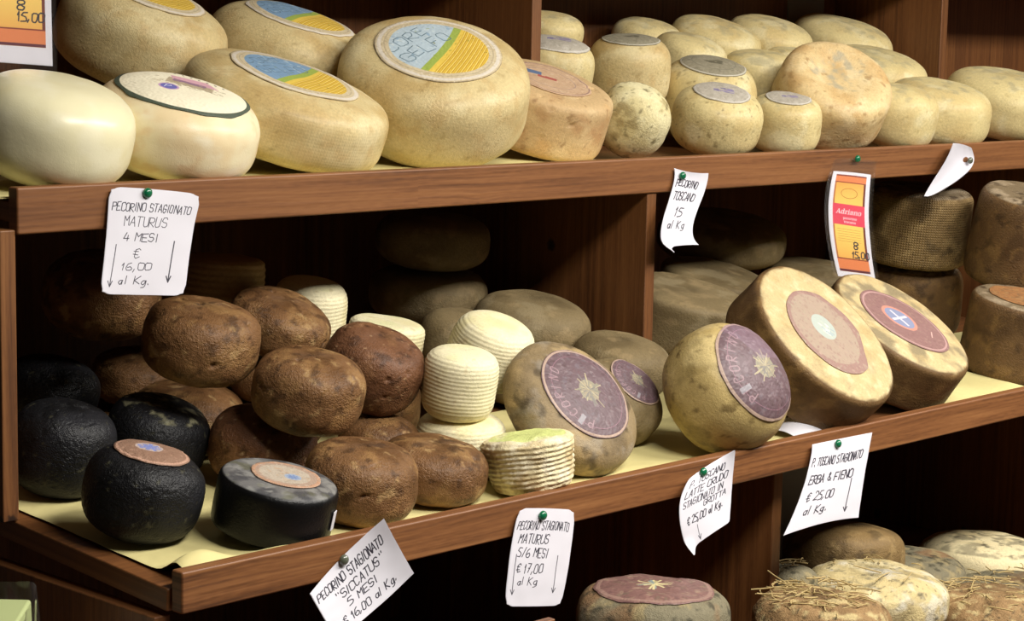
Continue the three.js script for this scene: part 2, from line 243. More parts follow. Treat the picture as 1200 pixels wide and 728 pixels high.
kind('weave_topped', { rough: 0.6, amp: 0.0018, freq: 14, bump: 0.0022, weave: true, col: (x, y, z, r, h, s) => { const m = h > 0 ? sstep(-0.02, 0.03, h - r + 0.08 * fbm(x * 60 + s, y * 60, z * 60, 3)) : 0; return mix(K.dark_weave.col(x, y, z, r, h, s), patches(cRu.f, [[cRu.e, 30, -0.02, 0.25, 0.9, 4], [cRu.d, 50, 0.1, 0.3, 0.8, 5]], x, y, z, s), m); } });
kind('dull', { rough: 0.65, amp: 0.0024, freq: 13, bump: 0.0012, col: (x, y, z, r, h, s) => patches(lin(0x7f6f50), [[lin(0x66573c), 12, -0.05, 0.28, 0.8, 1], [lin(0x988461), 30, 0.1, 0.3, 0.6, 2], [lin(0x948668), 18, 0.1, 0.3, 0.6, 4]], x, y, z, s) });
kind('tan', { rough: 0.65, amp: 0.001, freq: 13, bump: 0.0008, ribs: [0.009, 0.0006], col: (x, y, z, r, h, s) => patches(cAg.e, [[cAg.b, 14, 0, 0.3, 0.8, 1]], x, y, z, s) });
const cMd = C({ a: 0xcbb988, b: 0xa3936b, c: 0xe6d8ae, d: 0x3d3a2e, e: 0x7d7660, f: 0x8b6a4a });
kind('mouldy', { rough: 0.75, amp: 0.004, freq: 18, bump: 0.002, col: (x, y, z, r, h, s) => patches(cMd.a, [[cMd.b, 16, -0.02, 0.28, 0.8, 1], [cMd.c, 22, 0, 0.28, 0.8, 2], [cMd.e, 60, 0.08, 0.3, 0.7, 3], [cMd.d, 120, 0.2, 0.34, 0.7, 4], [lin(0xd9d4c4), 28, 0.05, 0.3, 0.7, 5]], x, y, z, s) });
kind('mouldy_straw', { rough: 0.8, amp: 0.005, freq: 26, bump: 0.003, col: (x, y, z, r, h, s) => patches(lin(0x9a7c56), [[lin(0x7a6040), 22, -0.05, 0.28, 0.8, 1], [cMd.a, 50, 0.02, 0.28, 0.8, 2], [cMd.d, 110, 0.18, 0.34, 0.7, 3]], x, y, z, s) });
kind('mouldy_dark', { rough: 0.75, amp: 0.004, freq: 18, bump: 0.002, col: (x, y, z, r, h, s) => patches(cMd.e, [[cMd.f, 14, -0.05, 0.25, 0.8, 1], [cMd.b, 40, 0.02, 0.28, 0.7, 2], [cMd.d, 60, 0.06, 0.3, 0.8, 4]], x, y, z, s) });
kind('mouldy_cream', { rough: 0.65, amp: 0.003, freq: 14, bump: 0.0014, col: (x, y, z, r, h, s) => { let c = patches(cMd.c, [[cAg.a, 12, 0, 0.28, 0.7, 1]], x, y, z, s); if (h > 0.66) c = patches(c, [[cMd.e, 34, -0.08, 0.2, 0.7, 3], [cMd.d, 50, 0.14, 0.3, 0.7, 4]], x, y, z, s); return c; } });

// rows of the profile at even arc length: [r, y, nr, ny]
function profileRows(R, H, p, tap, rows) {
  const M = 600, pts = [];
  for (let i = 0; i <= M; i++) { const t = -Math.PI / 2 + Math.PI * i / M; const c = Math.pow(Math.abs(Math.cos(t)), 2 / p), s = Math.sign(Math.sin(t)) * Math.pow(Math.abs(Math.sin(t)), 2 / p); pts.push([i === 0 || i === M ? 0 : R * c * (1 + tap * s), H * s]); }
  const L = [0]; for (let i = 1; i <= M; i++) L.push(L[i - 1] + Math.hypot(pts[i][0] - pts[i - 1][0], pts[i][1] - pts[i - 1][1]));
  const out = []; let k = 0;
  for (let j = 0; j <= rows; j++) {
    const l = L[M] * j / rows; while (k < M - 1 && L[k + 1] < l) k++;
    const f = (l - L[k]) / (L[k + 1] - L[k] || 1), a = pts[k], b = pts[k + 1];
    const dr = b[0] - a[0], dy = b[1] - a[1], q = Math.hypot(dr, dy) || 1;
    out.push([a[0] + dr * f, a[1] + dy * f, dy / q, -dr / q, l]);
  }
  return out;
}
function relief(k, w, x, y, z, r, yy, ang, nr) {
  const s = w.seed, f = k.freq;
  let d = k.amp * 1.6 * fbm(x * f + s, y * f, z * f - s, 2) + k.amp * 0.35 * fbm(x * f * 4 + s, y * f * 4, z * f * 4, 2);
  d += w.R * 0.035 * fbm(x * 5 + s * 3, y * 5, z * 5, 1) * (w.lump ?? 1);
  if (k.dimple) { const q = nz(x * 150 + s, y * 150, z * 150); if (q > 0.25) d -= 0.0012 * sstep(0.25, 0.6, q); }
  if (k.pits) { const q = nz(x * 70 + s, y * 70, z * 70 - s); if (q > 0.52) d -= 0.004 * sstep(0.52, 0.75, q); }
  if (k.ribs && nr > 0.5) {
    const wob = 0.0012 * nz(ang * 2 + s, y * 30, s);
    let c = Math.sin((yy + wob) / k.ribs[0] * Math.PI * 2);
    if (k.weft) { const u = ang * 9; const cell = Math.floor(u / Math.PI); c *= 0.75 + 0.35 * Math.sin(u * 2 + cell); const e = Math.abs(Math.sin(u)); if (e < 0.09) d -= 0.0015 * (1 - e / 0.09); }
    d += k.ribs[1] * c;
  }
  if (k.dish && yy > 0) d -= w.H * k.dish * sstep(0.8, 0.2, r / w.R);
  return d;
}
function surfacePoint(k, w, r, y, nr, ny, ang, lift = 0) {
  const x0 = Math.cos(ang) * r, z0 = Math.sin(ang) * r;
  const d = relief(k, w, x0, y, z0, r, y, ang, nr) + lift;
  return [x0 + Math.cos(ang) * nr * d, y + ny * d, z0 + Math.sin(ang) * nr * d];
}
function wheelGeometry(w) {
  const k = K[w.kind], seg = w.seg, rows = w.rows, prof = profileRows(w.R, w.H, w.p, w.tap, rows);
  const W = seg + 1, pos = [], uv = [], col = [], idx = [];
  for (let j = 0; j <= rows; j++) {
    const [r, y, nr, ny, l] = prof[j];
    for (let i = 0; i <= seg; i++) {
      const ang = (i % seg) / seg * Math.PI * 2, P = surfacePoint(k, w, r, y, nr, ny, ang);
      pos.push(P[0], P[1], P[2]); uv.push(i / seg * Math.max(1, Math.round(w.R * 2 * Math.PI / 0.12)), l / 0.12);
      const c = k.col(P[0], P[1], P[2], r / w.R, y / w.H, w.seed); col.push(clamp(c[0]), clamp(c[1]), clamp(c[2]));
    }
  }
  for (let j = 0; j < rows; j++) for (let i = 0; i < seg; i++) { const a = j * W + i, b = a + 1, c = a + W, d = c + 1; if (j > 0) idx.push(a, c, b); if (j < rows - 1) idx.push(b, c, d); }
  const g = new THREE.BufferGeometry();
  g.setAttribute('position', new THREE.Float32BufferAttribute(pos, 3)); g.setAttribute('uv', new THREE.Float32BufferAttribute(uv, 2)); g.setAttribute('color', new THREE.Float32BufferAttribute(col, 3));
  g.setIndex(idx); g.computeVertexNormals();
  const n = g.attributes.normal;
  for (let j = 0; j <= rows; j++) {
    const a = j * W, b = a + seg; let v;
    if (j === 0) v = [0, -1, 0]; else if (j === rows) v = [0, 1, 0];
    if (v) { for (let i = 0; i <= seg; i++) n.setXYZ(a + i, ...v); continue; }
    const x = n.getX(a) + n.getX(b), y = n.getY(a) + n.getY(b), z = n.getZ(a) + n.getZ(b), q = Math.hypot(x, y, z) || 1;
    n.setXYZ(a, x / q, y / q, z / q); n.setXYZ(b, x / q, y / q, z / q);
  }
  return g;
}
// a paper label that follows the top of the wheel; irregular outline, real thickness
function labelGeometry(w, rl, lift, th, wav, spin, cx = 0, cz = 0, asp = 1, cut = null) {
  const k = K[w.kind], seg = 72, rings = 14, pos = [], uv = [], idx = [], W = seg;
  const p = w.p, top = (r) => w.H * Math.pow(Math.max(0, 1 - Math.pow(Math.min(0.999, r / w.R), p)), 1 / p);
  const push = (x, z, l, u, v) => {
    const r = Math.hypot(x, z), ang = Math.atan2(z, x), y = top(r), y2 = top(r + 1e-4), q = Math.hypot(1e-4, y2 - y), nr = -(y2 - y) / q, ny = 1e-4 / q;
    const P = surfacePoint(k, w, r, y, nr, ny, ang, l); pos.push(...P); uv.push(u, v);
  };
  const out = (a) => { let f = 1 + wav * fbm(Math.cos(a) * 2.2 + w.seed, Math.sin(a) * 2.2, 3, 2); if (cut) { const c = Math.cos(a - cut[0]); if (c > 0) f = Math.min(f, cut[1] / c); } return f; };
  for (const side of [0, 1]) {
    const l = side ? lift + th : lift - 0.0006;
    push(cx, cz, l, 0.5, 0.5);
    for (let j = 1; j <= rings; j++) for (let i = 0; i < seg; i++) {
      const a = i / seg * Math.PI * 2, f = j / rings * out(a), lx = Math.cos(a) * f, ly = Math.sin(a) * f * asp;   // label plane: lx to the right, ly up
      const c = Math.cos(spin), s = Math.sin(spin), ux = lx * c - ly * s, uy = lx * s + ly * c;
      const e = j === rings ? 1 : 0;
      push(cx + rl * (ux * 0.6908 + uy * 0.723), cz + rl * (ux * 0.723 - uy * 0.6908), l + (side ? 0.0008 * e * nz(a * 3, w.seed, 2) : 0), 0.5 + 0.5 * lx / (1 + wav * 0.6), 0.5 + 0.5 * (ly / asp) / (1 + wav * 0.6));
    }
  }
  const N = 1 + rings * seg, at = (s, j, i) => s * N + (j ? 1 + (j - 1) * W + (i % seg) : 0);
  for (const s of [0, 1]) for (let j = 0; j < rings; j++) for (let i = 0; i < seg; i++) {
    const a = at(s, j, i), b = at(s, j, i + 1), c = at(s, j + 1, i), d = at(s, j + 1, i + 1);
    const t = j === 0 ? [[a, c, d]] : [[a, c, d], [a, d, b]];
    for (const q of t) idx.push(...(s ? q : [q[0], q[2], q[1]]));
  }
  for (let i = 0; i < seg; i++) { const a = at(0, rings, i), b = at(0, rings, i + 1), c = at(1, rings, i), d = at(1, rings, i + 1); idx.push(a, b, c, b, d, c); }
  const g = new THREE.BufferGeometry(); g.setAttribute('position', new THREE.Float32BufferAttribute(pos, 3)); g.setAttribute('uv', new THREE.Float32BufferAttribute(uv, 2)); g.setIndex(idx); g.computeVertexNormals(); return g;
}

// ---------------------------------------------------------------- handwriting: a small pen alphabet (x 0-4, y 0-6, downwards)
const PEN = { A: '06 20 46|14 34', B: '00 06 36 45 43 33 03|33 42 41 30 00', C: '41 30 10 01 05 16 36 45', D: '00 06 26 44 42 20 00', E: '40 00 06 46|03 33', F: '40 00 06|03 33', G: '41 30 10 01 05 16 36 45 43 23', H: '00 06|40 46|03 43', I: '20 26', K: '00 06|40 03 46', L: '00 06 46', M: '06 00 23 40 46', N: '06 00 46 40', O: '10 30 41 45 36 16 05 01 10', P: '06 00 30 41 42 33 03', R: '06 00 30 41 42 33 03 46', S: '41 30 10 01 02 13 33 44 45 36 16 05', T: '00 40|20 26', U: '00 05 16 36 45 40', V: '00 26 40', Z: '00 40 06 46', a: '43 23 14 15 26 36 43 46', l: '20 26', g: '43 23 14 15 26 36 43 47 38 18', 0: '10 30 41 45 36 16 05 01 10', 1: '12 20 26', 2: '01 10 30 41 42 06 46', 4: '20 04 44|32 36', 5: '40 10 02 33 44 45 36 06', 6: '30 11 04 05 16 36 45 44 33 14', 7: '00 40 16|13 33', 8: '10 30 41 42 13 04 05 16 36 45 44 02 01 10', '€': '41 30 11 15 26 45|02 32|04 34', ',': '25 17', '/': '40 06', '.': '25 26', '"': '10 11|30 31', '&': '46 11 20 31 04 15 26 44' };
function write(ctx, text, x, y, h, wd, opt = {}) {   // y is the top of the letters
  const s = h / 6; let px = x; ctx.lineCap = 'round'; ctx.lineJoin = 'round'; ctx.lineWidth = opt.lw ?? h * 0.1; ctx.strokeStyle = opt.ink ?? '#2a2733';
  for (const ch of text) {
    const narrow = ch === 'I' || ch === 'l' || ch === '1' || ch === ',' || ch === '.';
    if (ch !== ' ' && PEN[ch]) {
      const jr = (rnd() - 0.5) * 0.16, jy = (rnd() - 0.5) * h * 0.12, ws = wd / 5.2 * (0.9 + rnd() * 0.2), off = narrow ? -1.2 : 0;
      for (const st of PEN[ch].split('|')) {
        ctx.beginPath(); const pts = st.split(' ').map((q) => [(+q[0] + off) * ws - (+q[1] - 3) * s * (opt.slant ?? 0.12) + (rnd() - 0.5) * s * 0.5, +q[1] * s + (rnd() - 0.5) * s * 0.5]);
        pts.forEach(([a, b], i) => { const X = px + a - b * jr * 0.3, Y = y + b + jy + a * jr; if (i) ctx.lineTo(X, Y); else ctx.moveTo(X, Y); });
        if (pts.length === 1) ctx.lineTo(px + pts[0][0] + 1, y + pts[0][1]); ctx.stroke();
      }
    }
    px += narrow ? wd * 0.6 : ch === ' ' ? wd * 0.75 : wd;
  }
  return px;
}
function arrow(ctx, x0, y0, x1, y1, lw = 5) { ctx.strokeStyle = '#3a3742'; ctx.lineWidth = lw; ctx.lineCap = 'round'; ctx.beginPath(); ctx.moveTo(x0, y0); ctx.lineTo(x1, y1); ctx.moveTo(x1 - 14, y1 - 34); ctx.lineTo(x1, y1); ctx.lineTo(x1 + 13, y1 - 34); ctx.stroke(); }
const sheet = (w, h, draw) => canvasTex(w, h, (c) => { c.fillStyle = '#dcdae2'; c.fillRect(0, 0, w, h); draw(c); });

// ---------------------------------------------------------------- label prints
function speckle(c, w, h, cols, n, s) { for (let i = 0; i < n; i++) { c.fillStyle = cols[Math.floor(rnd() * cols.length)]; c.globalAlpha = 0.25 + 0.4 * rnd(); c.beginPath(); c.ellipse(rnd() * w, rnd() * h, s * (0.3 + rnd()), s * (0.2 + rnd() * 0.6), rnd() * 3, 0, 7); c.fill(); } c.globalAlpha = 1; }
function ring(c, x, y, rx, ry, lw, col) { c.strokeStyle = col; c.lineWidth = lw; c.beginPath(); c.ellipse(x, y, rx, ry, 0, 0, Math.PI * 2); c.stroke(); }
function disc(c, x, y, rx, ry, col) { c.fillStyle = col; c.beginPath(); c.ellipse(x, y, rx, ry, 0, 0, Math.PI * 2); c.fill(); }
function landscape(c, w, strong, letters) {
  c.fillStyle = '#cdbd9a'; c.fillRect(0, 0, w, w); speckle(c, w, w, ['#b9a680', '#ddd2bc', '#ab9874'], 700, 7);
  ring(c, w / 2, w / 2, w * 0.46, w * 0.46, w * 0.03, '#d9cfbe'); ring(c, w / 2, w / 2, w * 0.42, w * 0.42, 4, '#b3a487'); ring(c, w / 2, w / 2, w * 0.49, w * 0.49, 4, '#9d8d72'); speckle(c, w, w, ['#e4dccb', '#bca985'], 260, 6);
  c.save(); c.beginPath(); c.ellipse(w / 2, w / 2, w * 0.385, w * 0.385, 0, 0, 7); c.clip();
  c.fillStyle = strong ? '#7d9cb9' : '#b5c6cf'; c.fillRect(0, 0, w, w);
  for (let i = 0; i < 170; i++) { c.fillStyle = ['#ccd9de', '#8ea9bd', '#e6e8e0', '#5d86ad'][i % 4]; c.globalAlpha = 0.35; c.beginPath(); c.ellipse(rnd() * w * 0.6, rnd() * w, 12 * rnd() + 3, 8 * rnd() + 2, rnd() * 3, 0, 7); c.fill(); }
  c.globalAlpha = 1; c.fillStyle = '#e3c353'; c.beginPath(); c.moveTo(w * 0.6, 0); c.bezierCurveTo(w * 0.62, w * 0.3, w * 0.52, w * 0.6, w * 0.4, w); c.lineTo(w, w); c.lineTo(w, 0); c.fill();
  for (let i = 0; i < 46; i++) { const t = i / 46; c.strokeStyle = ['#c99e2c', '#f0da78', '#b9872a', '#d9b640'][i % 4]; c.lineWidth = 4; c.globalAlpha = 0.8; c.beginPath(); c.moveTo(w * (0.66 + 0.34 * t), 0); c.bezierCurveTo(w * (0.68 + 0.32 * t), w * 0.3, w * (0.6 + 0.34 * t), w * 0.6, w * (0.48 + 0.4 * t), w); c.stroke(); }
  c.globalAlpha = 1; c.strokeStyle = '#9cae4e'; c.lineWidth = w * 0.06; c.beginPath(); c.moveTo(w * 0.6, 0); c.bezierCurveTo(w * 0.62, w * 0.3, w * 0.52, w * 0.6, w * 0.4, w); c.stroke();
  speckle(c, w, w, ['#7f8f3a', '#6b6a2c'], 30, 7);
  if (letters) { c.translate(w * 0.34, w * 0.5); c.rotate(-1.05); write(c, 'CORE', -w * 0.24, -w * 0.17, w * 0.11, w * 0.12, { ink: '#5d7480', lw: 4 }); write(c, 'GELFO', -w * 0.26, w * 0.0, w * 0.12, w * 0.115, { ink: '#5d7480', lw: 4 }); }
  c.restore();
}
function maroon(c, w, word, seal) {
  c.fillStyle = '#655055'; c.fillRect(0, 0, w, w); speckle(c, w, w, ['#776468', '#543f42', '#857679', '#6a5054', '#6b5f66'], 620, 16);
  ring(c, w / 2, w / 2, w * 0.475, w * 0.475, w * 0.022, '#b39a8a'); ring(c, w / 2, w / 2, w * 0.4, w * 0.4, 2, '#9c7483');
  for (let i = 0; i < word.length; i++) { c.save(); c.translate(w / 2, w / 2); c.rotate(Math.PI + (i - word.length / 2) * 0.27 + 0.6); write(c, word[i], -w * 0.03, -w * 0.42, w * 0.085, w * 0.06, { ink: '#94797f', lw: 6 }); c.restore(); }
  disc(c, w / 2, w / 2, w * 0.11, w * 0.13, '#8d8672'); for (let i = 0; i < 110; i++) { c.strokeStyle = ['#948870', '#a69a7c', '#827d6d', '#77716a'][i % 4]; c.lineWidth = 7; const a = rnd() * 6.28, r = w * (0.05 + 0.17 * rnd() * rnd()); c.beginPath(); c.moveTo(w / 2, w / 2); c.lineTo(w / 2 + Math.cos(a) * r, w / 2 + Math.sin(a) * r); c.stroke(); }
  if (seal) { c.fillStyle = '#948e94'; c.fillRect(w * 0.56, w * 0.81, w * 0.05, w * 0.11); }
}
const prints = {
  landscape: () => canvasTex(512, 512, (c, w) => landscape(c, w, true, true)),
  landscape_pale: () => canvasTex(512, 512, (c, w) => landscape(c, w, false, true)),
  green_rim: () => canvasTex(512, 512, (c, w) => {
    c.fillStyle = '#4d5748'; c.fillRect(0, 0, w, w); disc(c, w / 2, w / 2, w * 0.455, w * 0.455, '#f4ecd0');
    c.fillStyle = '#b8a78c'; c.fillRect(w * 0.36, w * 0.36, w * 0.34, w * 0.16); speckle(c, 1, 1, ['#fff'], 0, 1);
    c.fillStyle = '#d9a9b4'; c.beginPath(); c.moveTo(w * 0.36, w * 0.3); c.lineTo(w * 0.62, w * 0.26); c.lineTo(w * 0.74, w * 0.4); c.lineTo(w * 0.4, w * 0.42); c.fill();
    c.fillStyle = '#96748a'; c.fillRect(w * 0.4, w * 0.38, w * 0.24, w * 0.07);
    for (let i = 0; i < 60; i++) { c.fillStyle = ['#a99c7e', '#8e8466', '#c6b898'][i % 3]; c.globalAlpha = 0.6; c.fillRect(w * (0.26 + 0.5 * rnd()), w * (0.4 + 0.16 * rnd()), 14, 8); } c.globalAlpha = 1;
    disc(c, w * 0.41, w * 0.64, w * 0.075, w * 0.075, '#c9a3c4'); disc(c, w * 0.41, w * 0.64, w * 0.06, w * 0.06, '#6f6fb4'); write(c, 'P', w * 0.385, w * 0.61, w * 0.06, w * 0.05, { ink: '#eeeefc' });
    for (let i = 0; i < 9; i++) disc(c, w * (0.25 + 0.062 * i), w * (0.17 + 0.012 * i), 5, 8, '#4a4238');
  }),
  pink_faint: () => canvasTex(256, 256, (c, w) => { c.fillStyle = '#c2a282'; c.fillRect(0, 0, w, w); speckle(c, w, w, ['#d0b393', '#b08d70', '#cdb295'], 300, 9); ring(c, w / 2, w / 2, w * 0.46, w * 0.46, 4, '#94766a'); ring(c, w * 0.5, w * 0.5, w * 0.3, w * 0.3, 3, '#a48a7c'); c.fillStyle = '#5d6f8d'; c.fillRect(w * 0.2, w * 0.36, w * 0.2, w * 0.12); c.fillStyle = '#a9584e'; c.fillRect(w * 0.36, w * 0.46, w * 0.22, w * 0.08); }),
  violet: () => canvasTex(256, 256, (c, w) => { c.fillStyle = '#b3ab9c'; c.fillRect(0, 0, w, w); speckle(c, w, w, ['#c4bdb0', '#9d9686'], 260, 9); ring(c, w / 2, w / 2, w * 0.46, w * 0.46, 6, '#c9c4b8'); for (let i = 0; i < 26; i++) { c.fillStyle = ['#84799c', '#9a8fa8', '#6d658c'][i % 3]; c.globalAlpha = 0.7; c.fillRect(w * (0.34 + 0.28 * rnd()), w * (0.4 + 0.18 * rnd()), 22, 10); } c.globalAlpha = 1; }),
  grey_seal: () => canvasTex(256, 256, (c, w) => { c.fillStyle = '#918a74'; c.fillRect(0, 0, w, w); speckle(c, w, w, ['#a39b86', '#7d7662'], 300, 9); ring(c, w / 2, w / 2, w * 0.47, w * 0.47, 5, '#c0bbab'); ring(c, w / 2, w / 2, w * 0.32, w * 0.32, 3, '#7c7665'); speckle(c, w, w, ['#5d584c'], 0, 1); for (let i = 0; i < 16; i++) disc(c, w * (0.4 + 0.2 * rnd()), w * (0.44 + 0.14 * rnd()), 12, 6, '#67624f'); }),
  brown_star: () => canvasTex(256, 256, (c, w) => { c.fillStyle = '#8c6c58'; c.fillRect(0, 0, w, w); speckle(c, w, w, ['#ab8772', '#8b6754'], 200, 8); ring(c, w / 2, w / 2, w * 0.45, w * 0.45, 8, '#b8917b'); disc(c, w * 0.45, w * 0.5, w * 0.18, w * 0.18, '#b3a19a'); c.strokeStyle = '#7d86bb'; c.lineWidth = 14; for (let i = 0; i < 4; i++) { const a = i * Math.PI / 4; c.beginPath(); c.moveTo(w * 0.45 - Math.cos(a) * 38, w / 2 - Math.sin(a) * 38); c.lineTo(w * 0.45 + Math.cos(a) * 38, w / 2 + Math.sin(a) * 38); c.stroke(); } }),
  pale_star: () => canvasTex(256, 256, (c, w) => { c.fillStyle = '#a78e7c'; c.fillRect(0, 0, w, w); ring(c, w / 2, w / 2, w * 0.46, w * 0.46, 14, '#b58d72'); disc(c, w * 0.48, w / 2, w * 0.36, w * 0.36, '#b3a695'); speckle(c, w, w, ['#c0b3a2', '#9a8a78', '#b59478'], 260, 8); disc(c, w * 0.6, w * 0.55, w * 0.12, w * 0.12, '#98a3b4'); c.strokeStyle = '#7487ad'; c.lineWidth = 9; for (let i = 0; i < 4; i++) { const a = i * Math.PI / 4; c.beginPath(); c.moveTo(w * 0.6 - Math.cos(a) * 22, w * 0.55 - Math.sin(a) * 22); c.lineTo(w * 0.6 + Math.cos(a) * 22, w * 0.55 + Math.sin(a) * 22); c.stroke(); } }),
  maroon: () => canvasTex(512, 512, (c, w) => maroon(c, w, 'PECORINO', true)),
  maroon_pale: () => canvasTex(512, 512, (c, w) => { maroon(c, w, 'PECORINO', true); c.globalAlpha = 0.35; c.fillStyle = '#8d7488'; c.beginPath(); c.moveTo(0, 0); c.lineTo(w * 0.55, 0); c.lineTo(w * 0.42, w * 0.5); c.lineTo(0, w * 0.62); c.fill(); c.globalAlpha = 1; }),
  maroon_old: () => canvasTex(256, 256, (c, w) => { c.fillStyle = '#765650'; c.fillRect(0, 0, w, w); speckle(c, w, w, ['#8d6c62', '#634643', '#94806a', '#6b5a4c'], 420, 9); ring(c, w / 2, w / 2, w * 0.45, w * 0.45, 8, '#8f7166'); for (let i = 0; i < 40; i++) { c.strokeStyle = ['#c9bd8d', '#a79b74', '#7f8a86'][i % 3]; c.lineWidth = 5; const a = rnd() * 6.28; c.beginPath(); c.moveTo(w / 2, w / 2); c.lineTo(w / 2 + Math.cos(a) * 46 * rnd(), w / 2 + Math.sin(a) * 46 * rnd()); c.stroke(); } }),
  rust: () => canvasTex(256, 256, (c, w) => { c.fillStyle = '#8f6238'; c.fillRect(0, 0, w, w); speckle(c, w, w, ['#a3743f', '#7a5330', '#9b7c50', '#6c5236'], 400, 9); }),
  pink_oval: () => canvasTex(512, 512, (c, w) => { c.fillStyle = '#94746a'; c.fillRect(0, 0, w, w); disc(c, w * 0.46, w * 0.5, w * 0.41, w * 0.42, '#a18d7b'); speckle(c, w, w, ['#a8917f', '#94796e', '#a0967f', '#8c6d64'], 700, 12); disc(c, w * 0.44, w * 0.48, w * 0.15, w * 0.15, '#a9b1a8'); for (let i = 0; i < 30; i++) { c.fillStyle = ['#c8cfc8', '#8d9da6', '#b3b7a4'][i % 3]; c.globalAlpha = 0.7; c.fillRect(w * (0.36 + 0.16 * rnd()), w * (0.4 + 0.15 * rnd()), 26, 9); } c.globalAlpha = 1; }),
  pink_cross: () => canvasTex(512, 512, (c, w) => { c.fillStyle = '#86635f'; c.fillRect(0, 0, w, w); speckle(c, w, w, ['#937069', '#785653', '#94786c'], 600, 12); ring(c, w / 2, w / 2, w * 0.46, w * 0.46, 10, '#b08b87'); disc(c, w * 0.44, w / 2, w * 0.2, w * 0.2, '#c28574'); disc(c, w * 0.44, w / 2, w * 0.165, w * 0.165, '#8087a3'); c.strokeStyle = '#ccc4cc'; c.lineWidth = 16; c.beginPath(); c.moveTo(w * 0.34, w * 0.42); c.lineTo(w * 0.54, w * 0.58); c.moveTo(w * 0.36, w * 0.62); c.lineTo(w * 0.52, w * 0.38); c.stroke(); c.strokeStyle = '#c8a49c'; c.lineWidth = 7; c.beginPath(); c.moveTo(w * 0.8, w * 0.42); c.lineTo(w * 0.8, w * 0.56); c.stroke(); }),
};
const printMats = {};
function printMat(n) { return printMats[n] ||= new THREE.MeshPhysicalMaterial({ map: prints[n](), roughness: n.startsWith('maroon') ? 0.55 : 0.65, clearcoat: 0, bumpMap: paperBump, bumpScale: 0.002, side: THREE.DoubleSide }); }

// ---------------------------------------------------------------- every wheel: [x,y,z, axis, R, half height, squareness, taper], look, words, paper label
const Y = new THREE.Vector3(0, 1, 0);
let wheelSeed = 0;
function wheel(pos, axis, R, H, p, tap, kindName, label, o = {}) {
  const g = thing(o.name ?? 'cheese_wheel', label, 'cheese', o.group);
  g.position.set(...pos); g.quaternion.setFromUnitVectors(Y, new THREE.Vector3(...axis).normalize());
  wheelSeed += 3.37;
  const ribbed = !!K[kindName].ribs;
  const w = { R, H, p, tap, kind: kindName, seed: wheelSeed, lump: o.lump, seg: o.low ? 48 : R > 0.09 ? 176 : ribbed ? 160 : 136, rows: o.low ? 28 : ribbed ? 230 : R > 0.09 ? 100 : 84 };
  mesh('rind', wheelGeometry(w), K[kindName].mat, g);
  if (o.print) {
    const lg = labelGeometry(w, R * o.r, 0.0012, 0.0008, o.wav ?? 0.05, o.spin ?? 0, o.cx ?? 0, o.cz ?? 0, o.asp ?? 1, o.cut);
    mesh('paper_label', lg, printMat(o.print), g).userData.label = o.printWords;
  }
  if (o.tag) { const t = mesh('side_tag', new RoundedBoxGeometry(0.012, 0.024, 0.001, 2, 0.0004), matWhitePaper, g); const a = o.tag; t.position.set(Math.cos(a) * (R + 0.0012), 0, Math.sin(a) * (R + 0.0012)); t.rotation.y = Math.PI / 2 - a; t.userData.label = 'small white tag stuck on the side'; }
  return g;
}
wheel([0.1103, 0.0614, -0.0896], [0.0425, 0.9573, 0.2859], 0.1008, 0.065, 2.9, 0, 'ivory', 'glossy ivory wheel without label beside the orange printed card');
wheel([0.3101, 0.0585, -0.1065], [0.0329, 0.9553, 0.2937], 0.1101, 0.0584, 3, 0, 'cream', 'ivory wheel with a dark green rimmed cream label', { print: "green_rim", r: 0.8, wav: 0.06, printWords: "cream label with a dark green rim" });
wheel([0.5487, 0.0742, -0.1703], [0.0987, 0.9424, 0.3196], 0.15, 0.0557, 3.8, 0, 'aged_weave', 'broad tan wheel with cloth marks and a blue and yellow label', { print: "landscape", r: 0.63, printWords: "blue and yellow landscape label" });
wheel([0.8295, 0.1024, -0.1579], [-0.2524, 0.8739, 0.4155], 0.146, 0.073, 3.9, 0, 'aged', 'large tan wheel propped up to show its round landscape label', { print: "landscape_pale", r: 0.655, wav: 0.03, spin: -0.05, printWords: "pale blue and yellow landscape label" });
wheel([1.0846, 0.0703, -0.1729], [-0.0022, 0.9337, 0.3581], 0.1126, 0.0509, 8, 0, 'pinkish', 'pinkish tan straight sided wheel with pits beside the propped landscape label', { print: "pink_faint", r: 0.62, printWords: "faded pinkish label" });
wheel([1.2376, 0.053, -0.1073], [0.0012, 0.8733, 0.4872], 0.0586, 0.0595, 2.5, 0, 'mottled', 'small round cream cheese with dark mottled rind', { lump: 1.6 });
wheel([0.4839, 0.174, -0.42], [0.1069, 0.9325, 0.3451], 0.1252, 0.0689, 3.2, 0, 'aged', 'tan wheel with a blue and yellow label behind the green rimmed one', { print: "landscape", r: 0.62, printWords: "blue and yellow landscape label" });
wheel([0.764, 0.1427, -0.4178], [0.0812, 0.9453, 0.3158], 0.1337, 0.0736, 3.2, 0, 'aged', 'tan wheel with a lifted blue and yellow label behind the cloth marked one', { print: "landscape", r: 0.64, wav: 0.12, printWords: "blue and yellow landscape label" });
wheel([1.3327, 0.1971, -0.3852], [-0.0707, 0.9726, 0.2216], 0.0598, 0.0299, 3, 0, 'yellow', 'small plain yellow wheel topmost behind the upper divider');
wheel([1.2571, 0.1305, -0.3048], [-0.073, 0.9723, 0.2221], 0.0695, 0.0522, 3.2, 0, 'yellow', 'yellow wheel with a violet label under another by the divider', { print: "violet", r: 0.8, wav: 0.08, printWords: "grey label with violet print" });
wheel([1.4407, 0.1273, -0.2923], [-0.1128, 0.9821, 0.1511], 0.0731, 0.0621, 3.4, 0, 'aged', 'tan wheel with a broad grey seal behind the mottled round cheese', { print: "grey_seal", r: 0.7, printWords: "grey seal label" });
